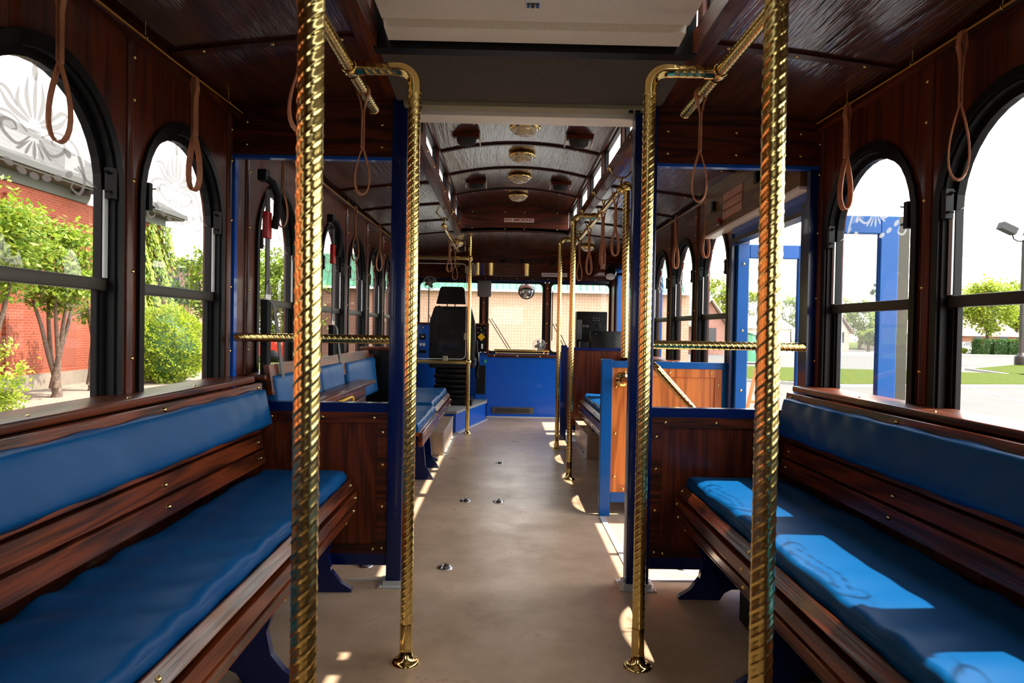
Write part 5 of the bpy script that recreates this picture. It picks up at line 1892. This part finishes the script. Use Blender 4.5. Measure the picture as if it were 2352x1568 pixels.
# ivy on the corner
rnd = random.Random(5)
root = thing('ivy', 'yellow-green ivy climbing the far corner of the brick building', 'climbing plant', (-12.8, 25, GZ))
mb = MB()
for i in range(5200):
    y = rnd.uniform(23.6, 26.05)
    z = rnd.uniform(GZ, 4.75 - .5 * max(0, 24.6 - y))
    bulge = .12 + .28 * abs(sin(y * 3.1 + z * 1.7)) * rnd.random()
    p = Vector((-12.85 + bulge, y, z))
    s_ = rnd.uniform(.09, .17)
    dn = Vector((rnd.uniform(.1, .5), rnd.uniform(-.5, .5), -1)).normalized()
    sd = Vector((rnd.uniform(-.3, .3), 1, rnd.uniform(-.3, .3))).normalized()
    mb.add([p, p + dn * s_ * .5 + sd * s_ * .45, p + dn * s_, p + dn * s_ * .5 - sd * s_ * .45], [(0, 1, 2, 3)])
mb.build('leaves', M['leafD'], root)
MB().tube([(-12.8, 25.2, GZ), (-12.78, 25.1, 1), (-12.8, 24.8, 3.8)], .05, 6).build('stem', M['bark'], root)

tree('small leafy tree with bare lower stems, left edge, against the brick building', (-10.9, 14.3, GZ), 4.6, (1.2, 1.25, 1.15), M['leafB'], 6500, .17, 3, .13, 6, cz=2.75, group='small trees in front of the brick building', low=.25)
tree('small leafy tree with several grey stems in front of the brick arch', (-11.0, 16.9, GZ), 4.5, (1.1, 1.35, 1.05), M['leafB'], 5500, .16, 8, .12, 5, cz=2.55, group='small trees in front of the brick building', low=.25)
tree('small tree with bare forked stems, nearest the dark window post', (-11.2, 18.7, GZ), 3.9, (.7, .7, .8), M['leafB'], 1100, .13, 13, .12, 4, cz=2.0, group='small trees in front of the brick building', low=.2)
root = thing('round_shrub', 'dense rounded yellow-green shrub seen through the second left window', 'shrub', (-10.7, 21.8, GZ))
rnd = random.Random(9)
mb = MB()
for i in range(9500):
    v = Vector((rnd.gauss(0, 1), rnd.gauss(0, 1), rnd.gauss(0, 1))).normalized()
    k = 1 - .18 * rnd.random() ** 2 + .07 * sin(v.x * 9 + v.z * 7) + .05 * sin(v.y * 11)
    p = Vector((-10.7 + v.x * 1.18 * k, 21.8 + v.y * 1.18 * k, .42 + v.z * 1.2 * k))
    s_ = rnd.uniform(.06, .13)
    d = (v + Vector((rnd.uniform(-.8, .8), rnd.uniform(-.8, .8), rnd.uniform(-.3, .9)))).normalized()
    sd = d.cross(Vector((rnd.uniform(-1, 1), rnd.uniform(-1, 1), 1))).normalized()
    mb.add([p, p + d * s_ * .5 + sd * s_ * .3, p + d * s_, p + d * s_ * .5 - sd * s_ * .3], [(0, 1, 2, 3)])
mb.build('leaves', M['leafA'], root)
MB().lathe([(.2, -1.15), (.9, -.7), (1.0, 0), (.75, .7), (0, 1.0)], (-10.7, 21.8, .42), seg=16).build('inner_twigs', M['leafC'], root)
tree('low bright shrub at the very lower left corner outside', (-9.4, 12.6, GZ), 1.7, (.6, .6, .75), M['leafA'], 1600, .10, 15, .04, 3, cz=-.05, name='low_shrub', cat='shrub', low=.1)
struct(MB().box(-60, -6.5, 27, 60, GZ, GZ + .03).build('lawn', M['grass']))
struct(MB().box(-13, -8.5, -10, 27, GZ, GZ + .03).build('paving', M['stone']))

# distant block on the left
root = thing('distant_building', 'low brick building with a flat dark roof far behind the round shrub', 'building', (-22, 48, GZ))
MB().box(-30, -21.0, 46, 51, GZ, 5.0).build('wall', M['pinkbrick'], root)
MB().box(-30.5, -20.6, 45.5, 51.5, 5.0, 5.35).build('roof', M['darkpole'], root)
for k in range(3):
    MB().box(-22.6 + 1.4 * k, -21.8 + 1.4 * k, 45.95, 46.0, 2.2, 4.2).build('window', M['wingl'], root)
gl_ = 'trees outside on the left'
tree('slender green tree at the right edge of the second left window', (-17.4, 40, GZ), 6.6, (1.6, 1.6, 2.6), M['leafB'], 2600, .3, 19, .15, 4, group=gl_)
tree('broad green tree seen through the left window beyond the partition', (-14.4, 42, GZ), 7.0, (3.0, 2.2, 3.0), M['leafB'], 6500, .34, 23, .2, 5, cz=3.1, group=gl_)
tree('dark green tree behind the broad tree on the left', (-20, 58, GZ), 8.6, (3.4, 2.4, 3.2), M['leafC'], 3500, .4, 27, .2, 4, group=gl_)
tree('low clipped shrub below the broad tree on the left', (-14.2, 38, GZ), 1.4, (2.2, .7, .65), M['leafC'], 2000, .18, 29, .04, 3, name='low_shrub', cat='shrub', low=.1)

def car(label, x, y, col, heading=0.0, L=4.4, name='parked_car'):
    root = thing(name, label, 'car', (x, y, GZ))
    mt = pbr('car_paint_%d' % int(x * 10), col, rough=.25, coat=.6)
    P = [(-L / 2, .35), (-L / 2, .75), (-L * .36, .88), (-L * .22, 1.36), (L * .18, 1.40), (L * .34, .95), (L / 2 - .1, .82), (L / 2, .55), (L / 2, .32)]
    MB().prism([(x + a, GZ + b2) for a, b2 in P], 'y', y - .85, y + .85).build('body', mt, root, bevel=.05)
    Q = [(-L * .33, .93), (-L * .21, 1.30), (L * .16, 1.33), (L * .29, .95)]
    MB().prism([(x + a, GZ + b2) for a, b2 in Q], 'y', y - .87, y + .87).build('side_windows', M['wingl'], root)
    for a in (-L * .3, L * .3):
        for dy in (-.86, .70):
            MB().lathe([(0, 0), (.32, 0), (.33, .05), (.33, .14), (.30, .16), (0, .16)], (x + a, y + dy, GZ + .33), (0, 1, 0), 18).build('wheel', M['black'], root)
    return root
car('red car parked beyond the left window, below the broad tree', -13.0, 35.5, (.5, .03, .02))

# --- ahead: long block building with green metal roof band
BY = 45.0
def green_building(label, x0, x1, wallm, roofm, y, seam):
    root = thing('block_building', label, 'building', ((x0 + x1) / 2, y, GZ), None)
    MB().box(x0, x1, y, y + 12, GZ, 3.75).build('wall', wallm, root)
    mb = MB().add([(x0, y - .55, 3.66), (x1, y - .55, 3.66), (x1, y + 1.2, 5.95), (x0, y + 1.2, 5.95), (x0, y + 1.2, 3.66), (x1, y + 1.2, 3.66)], [(0, 1, 2, 3), (0, 4, 5, 1), (0, 3, 4), (1, 5, 2)])
    mb.build('roof_band', roofm, root)
    n = int((x1 - x0) / seam)
    sm_ = MB()
    for k in range(min(n, 90)):
        xx = x0 + seam * k
        sm_.bar((xx, y - .57, 3.68), (xx, y + 1.16, 5.96), .04, .05)
    sm_.build('roof_seams', roofm, root)
    MB().box(x0, x1, y - .62, y - .5, 3.58, 3.72).build('gutter', M['white'], root)
    return root
gb = green_building('long peach block building with green metal roof band seen through the windscreen', -7.2, 12.2, M['block'], M['greenmetal'], BY, .42)
MB().box(-5.9, -4.9, BY - .03, BY, GZ, 1.5).build('service_door', M['housewall'], gb)
lw = thing('wall_lamp', 'small wall lamp under the green roof band near the left windscreen pane', 'lamp', (-1.95, 44.3, 4.2))
MB().box(-2.05, -1.85, 44.0, 44.2, 4.2, 4.45).build('lamp_head', M['white'], lw)
MB().box(-2.0, -1.9, 44.1, 44.7, 4.4, 4.5).build('arm', M['white'], lw)
green_building('shaded mauve block wing with shaded green roof band seen through the left windows', -13.9, -7.22, M['block_shaded'], M['greendark'], BY - .6, .42)  # wing stands in shadow; wall and roof colours carry that shade

# --- right: street, island, lamp post, houses, trees
isl = at(2225, 850, 40)
def patch(name, pts, mat, z1=.12):
    o = MB().prism([(p[0], p[1]) for p in pts], 'z', GZ, GZ + z1).build(name, mat)
    return struct(o)
patch('lawn', [(12.6, 25.2), (24.5, 27.5), (27.5, 34.5), (10.5, 38.5), (9.5, 27.5)], M['grass'])
patch('kerb', [(12.4, 24.9), (24.7, 27.2), (27.8, 34.7), (10.3, 38.8), (9.2, 27.4)], M['concrete'], .10)
patch('lawn', [(25.8, 33.2), (27.9, 40.2), (36, 47.5), (60, 47), (60, 34), (34, 31)], M['grass'])
patch('kerb', [(25.5, 32.9), (27.6, 40.5), (35.8, 47.8), (60.3, 47.3), (60.3, 33.7), (34, 30.7)], M['concrete'], .10)
patch('kerb', [(20, 73), (140, 73), (140, 74), (20, 74.6)], M['concrete'], .14)
patch('lawn', [(20, 99), (200, 97), (220, 200), (10, 200)], M['grass'], .10)
for (a, b2) in (((17.9, 25.9), (15.3, 19.7)), ((22.3, 22.9), (19.0, 17.0)), ((13.6, 12.6), (9.9, 10.2))):
    struct(MB().bar((a[0], a[1], GZ + .004), (b2[0], b2[1], GZ + .004), .12, .008).build('parking_line', M['line']))

lp = Vector((35.6, 46.5, GZ))
root = thing('lamp_post', 'tall dark twin-headed parking lot lamp post at the right edge', 'lamp post', lp)
MB().lathe([(.42, 0), (.42, .55), (.40, .75), (.22, .80), (.22, .95), (.1, .97)], lp, seg=16).build('base', M['darkpole'], root)
MB().box(lp.x - .13, lp.x + .13, lp.y - .13, lp.y + .13, GZ + .9, GZ + 8.7).build('pole', M['darkpole'], root)
MB().tube([(lp.x - .9, lp.y, GZ + 9.1), (lp.x - .8, lp.y, GZ + 8.75), (lp.x - .5, lp.y, GZ + 8.6), (lp.x + .6, lp.y, GZ + 8.65), (lp.x + .8, lp.y, GZ + 8.9)], .05, 8).build('arm', M['darkpole'], root)
for dx in (-1, 1):
    MB().obox((lp.x + dx * 1.15 - (.1 if dx < 0 else .55), lp.y, GZ + 9.45), (.50, 0, -.22 * -dx), (0, .3, 0), (.1, 0, .22)).build('lamp_head', M['darkpole'], root)

def house(label, x0, x1, y, d, zw, zr2, wallm, roofm, gable=True, name='house'):
    root = thing(name, label, 'house', ((x0 + x1) / 2, y, GZ))
    MB().box(x0, x1, y, y + d, GZ, zw).build('wall', wallm, root)
    xm = (x0 + x1) / 2
    if gable:
        MB().prism([(x0, zw), (x1, zw), (xm, zr2)], 'y', y + .02, y + d).build('gable', wallm, root)
        r_ = MB()
        for s in (-1, 1):
            xe = x0 - .5 if s < 0 else x1 + .5
            r_.prism([(xm, zr2 + .15), (xe, zw - .25), (xe, zw - .1), (xm, zr2 + .35)], 'y', y - .5, y + d + .4)
        r_.build('roof', roofm, root)
    else:
        ym = y + d / 2
        MB().prism([(y - .5, zw - .1), (y + d + .5, zw - .1), (ym, zr2)], 'x', x0 - .5, x1 + .5).build('roof', roofm, root)
    n = max(1, int((x1 - x0) / 3))
    for k in range(n):
        xx = x0 + (x1 - x0) * (k + .5) / n
        MB().box(xx - .6, xx + .6, y - .03, y, GZ + 1.0, GZ + 2.4).build('window', M['wingl'], root)
    return root
def hx(px, Y):
    return at(px, 757, Y).x
def hz(px, py, Y):
    return at(px, py, Y).z
house('pink brick gabled house seen through the window left of the side door', hx(1596, 62), hx(1664, 62), 62, 10, hz(1630, 745, 62), hz(1630, 692, 62), M['pinkbrick'], M['housewall'])
house('low pale building with a grey roof seen through the open side door', hx(1702, 80), hx(1815, 80), 80, 10, hz(1740, 752, 80), hz(1740, 722, 80), M['housewall'], pbr('pale_grey_roof', (.5, .5, .5), rough=.8), False)
house('small white gabled house left of the blue post in the second right window', hx(1906, 88), hx(1951, 88), 88, 8, hz(1930, 762, 88), hz(1930, 728, 88), M['housewall'], M['houseroof'])
house('tan house with a shallow roof right of the blue post', hx(2066, 90), hx(2150, 90), 90, 10, hz(2085, 765, 90), hz(2085, 732, 90), M['housewall'], M['houseroof'], False)
house('large brown roofed building behind the hedges at the right edge', hx(2160, 100), hx(2335, 100), 100, 14, hz(2230, 770, 100), hz(2230, 705, 100), pbr('brown_brick', (.35, .16, .09), rough=.9), M['houseroof'], False)
house('pale building behind the lamp post at the far right', hx(2345, 130), hx(2470, 130), 130, 12, hz(2345, 775, 130), hz(2345, 715, 130), M['housewall'], M['houseroof'], False)
gt = 'trees across the street'
def far_tree(label, px, Y, top, wpx, mat, seed, n=2600, low=None, cb=None, **k):
    x = hx(px, Y)
    zt = hz(px, top, Y)
    rx = wpx / 2 / 1568 * Y
    zb = hz(px, cb, Y) if cb else GZ + (zt - GZ) * .25
    rz = (zt - zb) / 2
    return tree(label, (x, Y, GZ), zt - GZ, (rx, rx * .8, rz), mat, int(n * 1.6), max(.34, rx * .14), seed, .2, 4, cz=(zt + zb) / 2, group=gt, **k)
far_tree('yellow-green tree above the pink gabled house', 1640, 75, 632, 90, M['leafA'], 31)
far_tree('pale green tree just right of the blue door leaf', 1735, 95, 655, 80, M['leafA'], 33, 2400)
far_tree('tall tree mass between the conifer and the window post', 2040, 112, 672, 90, M['leafB'], 90, 2400)
far_tree('broad tree behind the brown roofed building', 2300, 128, 640, 130, M['leafA'], 91, 3000)
far_tree('pale green tree behind the large right foreground pole', 1815, 95, 668, 90, M['leafB'], 35, 2400)
far_tree('pale tree behind the street lamp in the second right window', 1928, 110, 665, 60, M['leafA'], 36, 1500)
far_tree('full green tree left of the blue post in the second right window', 1975, 95, 688, 75, M['leafB'], 37)
far_tree('round bushy shrub left of the blue post in the second right window', 1996, 86, 758, 56, M['leafB'], 39, 1500, cb=790, name='round_bush', cat='shrub')
far_tree('tree top right of the blue post in the second right window', 2105, 100, 668, 80, M['leafA'], 41, 2000)
far_tree('spreading yellow-green tree beside the lamp post, in the right edge window', 2268, 80, 645, 110, M['leafA'], 43, 4200, cb=765)
far_tree('tree crown at the left of the right edge window', 2210, 122, 655, 100, M['leafA'], 45, 2600)
far_tree('tree crown at the far right edge behind the lamp post', 2335, 122, 640, 90, M['leafA'], 47, 2600)
root = far_tree('dark pointed conifer rising left of the blue post', 2008, 120, 640, 30, M['leafC'], 49, 1800, cb=780)
for k, px in enumerate((2254, 2292, 2326)):
    lab = ('clipped dark hedge block, leftmost of three under the spreading tree', 'clipped dark hedge block, middle of three under the spreading tree', 'clipped dark hedge block, rightmost of three beside the lamp post')[k]
    x = hx(px, 78)
    root = thing('hedge', lab, 'hedge', (x, 78, GZ), 'clipped hedges')
    rnd = random.Random(60 + k)
    mb = MB()
    for i in range(1700):
        p = Vector((x + rnd.uniform(-.78, .78), 78 + rnd.uniform(-.7, .7), GZ + .05 + rnd.random() * 1.75))
        s_ = .22
        d = Vector((rnd.uniform(-1, 1), rnd.uniform(-1, 1), rnd.uniform(-.2, 1))).normalized()
        sd = d.cross(Vector((.3, rnd.uniform(-1, 1), 1))).normalized()
        mb.add([p, p + d * s_ * .5 + sd * s_ * .3, p + d * s_, p + d * s_ * .5 - sd * s_ * .3], [(0, 1, 2, 3)])
    mb.build('foliage', M['leafC'], root)
    MB().box(x - .7, x + .7, 77.5, 78.5, GZ, GZ + 1.5).build('inner_twigs', M['leafC'], root)
# pierced screen wall
def lattice(label, x0, x1, y):
    root = thing('lattice_wall', label, 'wall', ((x0 + x1) / 2, y, GZ), 'pierced block walls')
    fr_ = MB()
    h = 1.25
    fr_.box(x0, x1, y, y + .15, GZ, GZ + .1)
    fr_.box(x0, x1, y, y + .15, GZ + h - .08, GZ + h)
    n = int((x1 - x0) / .28)
    for k in range(n + 1):
        xx = x0 + (x1 - x0) * k / n
        fr_.box(xx - .03, xx + .03, y, y + .15, GZ, GZ + h)
    for k in range(5):
        fr_.box(x0, x1, y, y + .15, GZ + .24 * k, GZ + .24 * k + .05)
    fr_.build('blocks', M['white'], root)
lattice('white pierced block wall left of the hedges', hx(2203, 84), hx(2242, 84), 84)
lattice('white pierced block wall right of the lamp post', hx(2345, 84), hx(2390, 84), 84)
car('pale car behind the pierced wall, with a red car beside it', hx(2225, 92), 92, (.6, .55, .52))
tree('low yellow-green shrub in front of the pierced wall', (hx(2228, 80), 80, GZ), 1.0, (1.2, .8, .5), M['leafA'], 800, .22, 71, .03, 3, name='low_shrub', cat='shrub', low=.05)

sl = Vector((hx(1931, 75), 75, GZ))
root = thing('street_lamp', 'tall grey street lamp with a curved arm in the second right window', 'street lamp', sl)
zt = hz(1931, 658, 75)
MB().tube([sl, (sl.x, sl.y, zt)], [.16, .09], 10).build('pole', M['steel'], root)
MB().tube([(sl.x, sl.y, zt - .1), (sl.x + .5, sl.y, zt + .3), (sl.x + 1.3, sl.y, zt + .4), (sl.x + 2.1, sl.y, zt + .35)], .05, 8).build('arm', M['steel'], root)
MB().obox((sl.x + 2.3, sl.y, zt + .3), (.3, 0, 0), (0, .12, 0), (0, 0, .06)).build('lamp_head', M['steel'], root)

# dumpster and folding frame seen through the door
x = hx(1738, 44)
root = thing('dumpster', 'green dumpster standing in the sun beyond the open side door', 'dumpster', (x, 44, GZ))
MB().prism([(x - .75, GZ + .15), (x + 1.2, GZ + .15), (x + 1.2, GZ + 1.35), (x - .75, GZ + 1.9)], 'y', 43.3, 44.8).build('body', M['greenmetal'], root, bevel=.03)
MB().obox((x + .2, 44.05, GZ + 1.68), (1.05, 0, -.30), (0, .8, 0), (0, 0, .04)).build('lid', M['greendark'], root)
x = hx(1745, 14)
root = thing('barricade', 'orange folding frame standing on the pavement beyond the side door', 'barricade', (x, 14, GZ))
for (a, b2) in ((-.30, .0), (.30, .0)):
    MB().bar((x + a, 14, GZ), (x + b2 + (.03 if a > 0 else -.03), 14, GZ + 1.25), .06, .04, up=(0, 1, 0)).build('leg', pbr('orange_plastic', (.8, .16, .03), rough=.4) if a < 0 else bpy.data.materials['orange_plastic'], root)
MB().bar((x - .17, 14, GZ + .5), (x + .17, 14, GZ + .5), .05, .03, up=(0, 1, 0)).build('crossbar', bpy.data.materials['orange_plastic'], root)
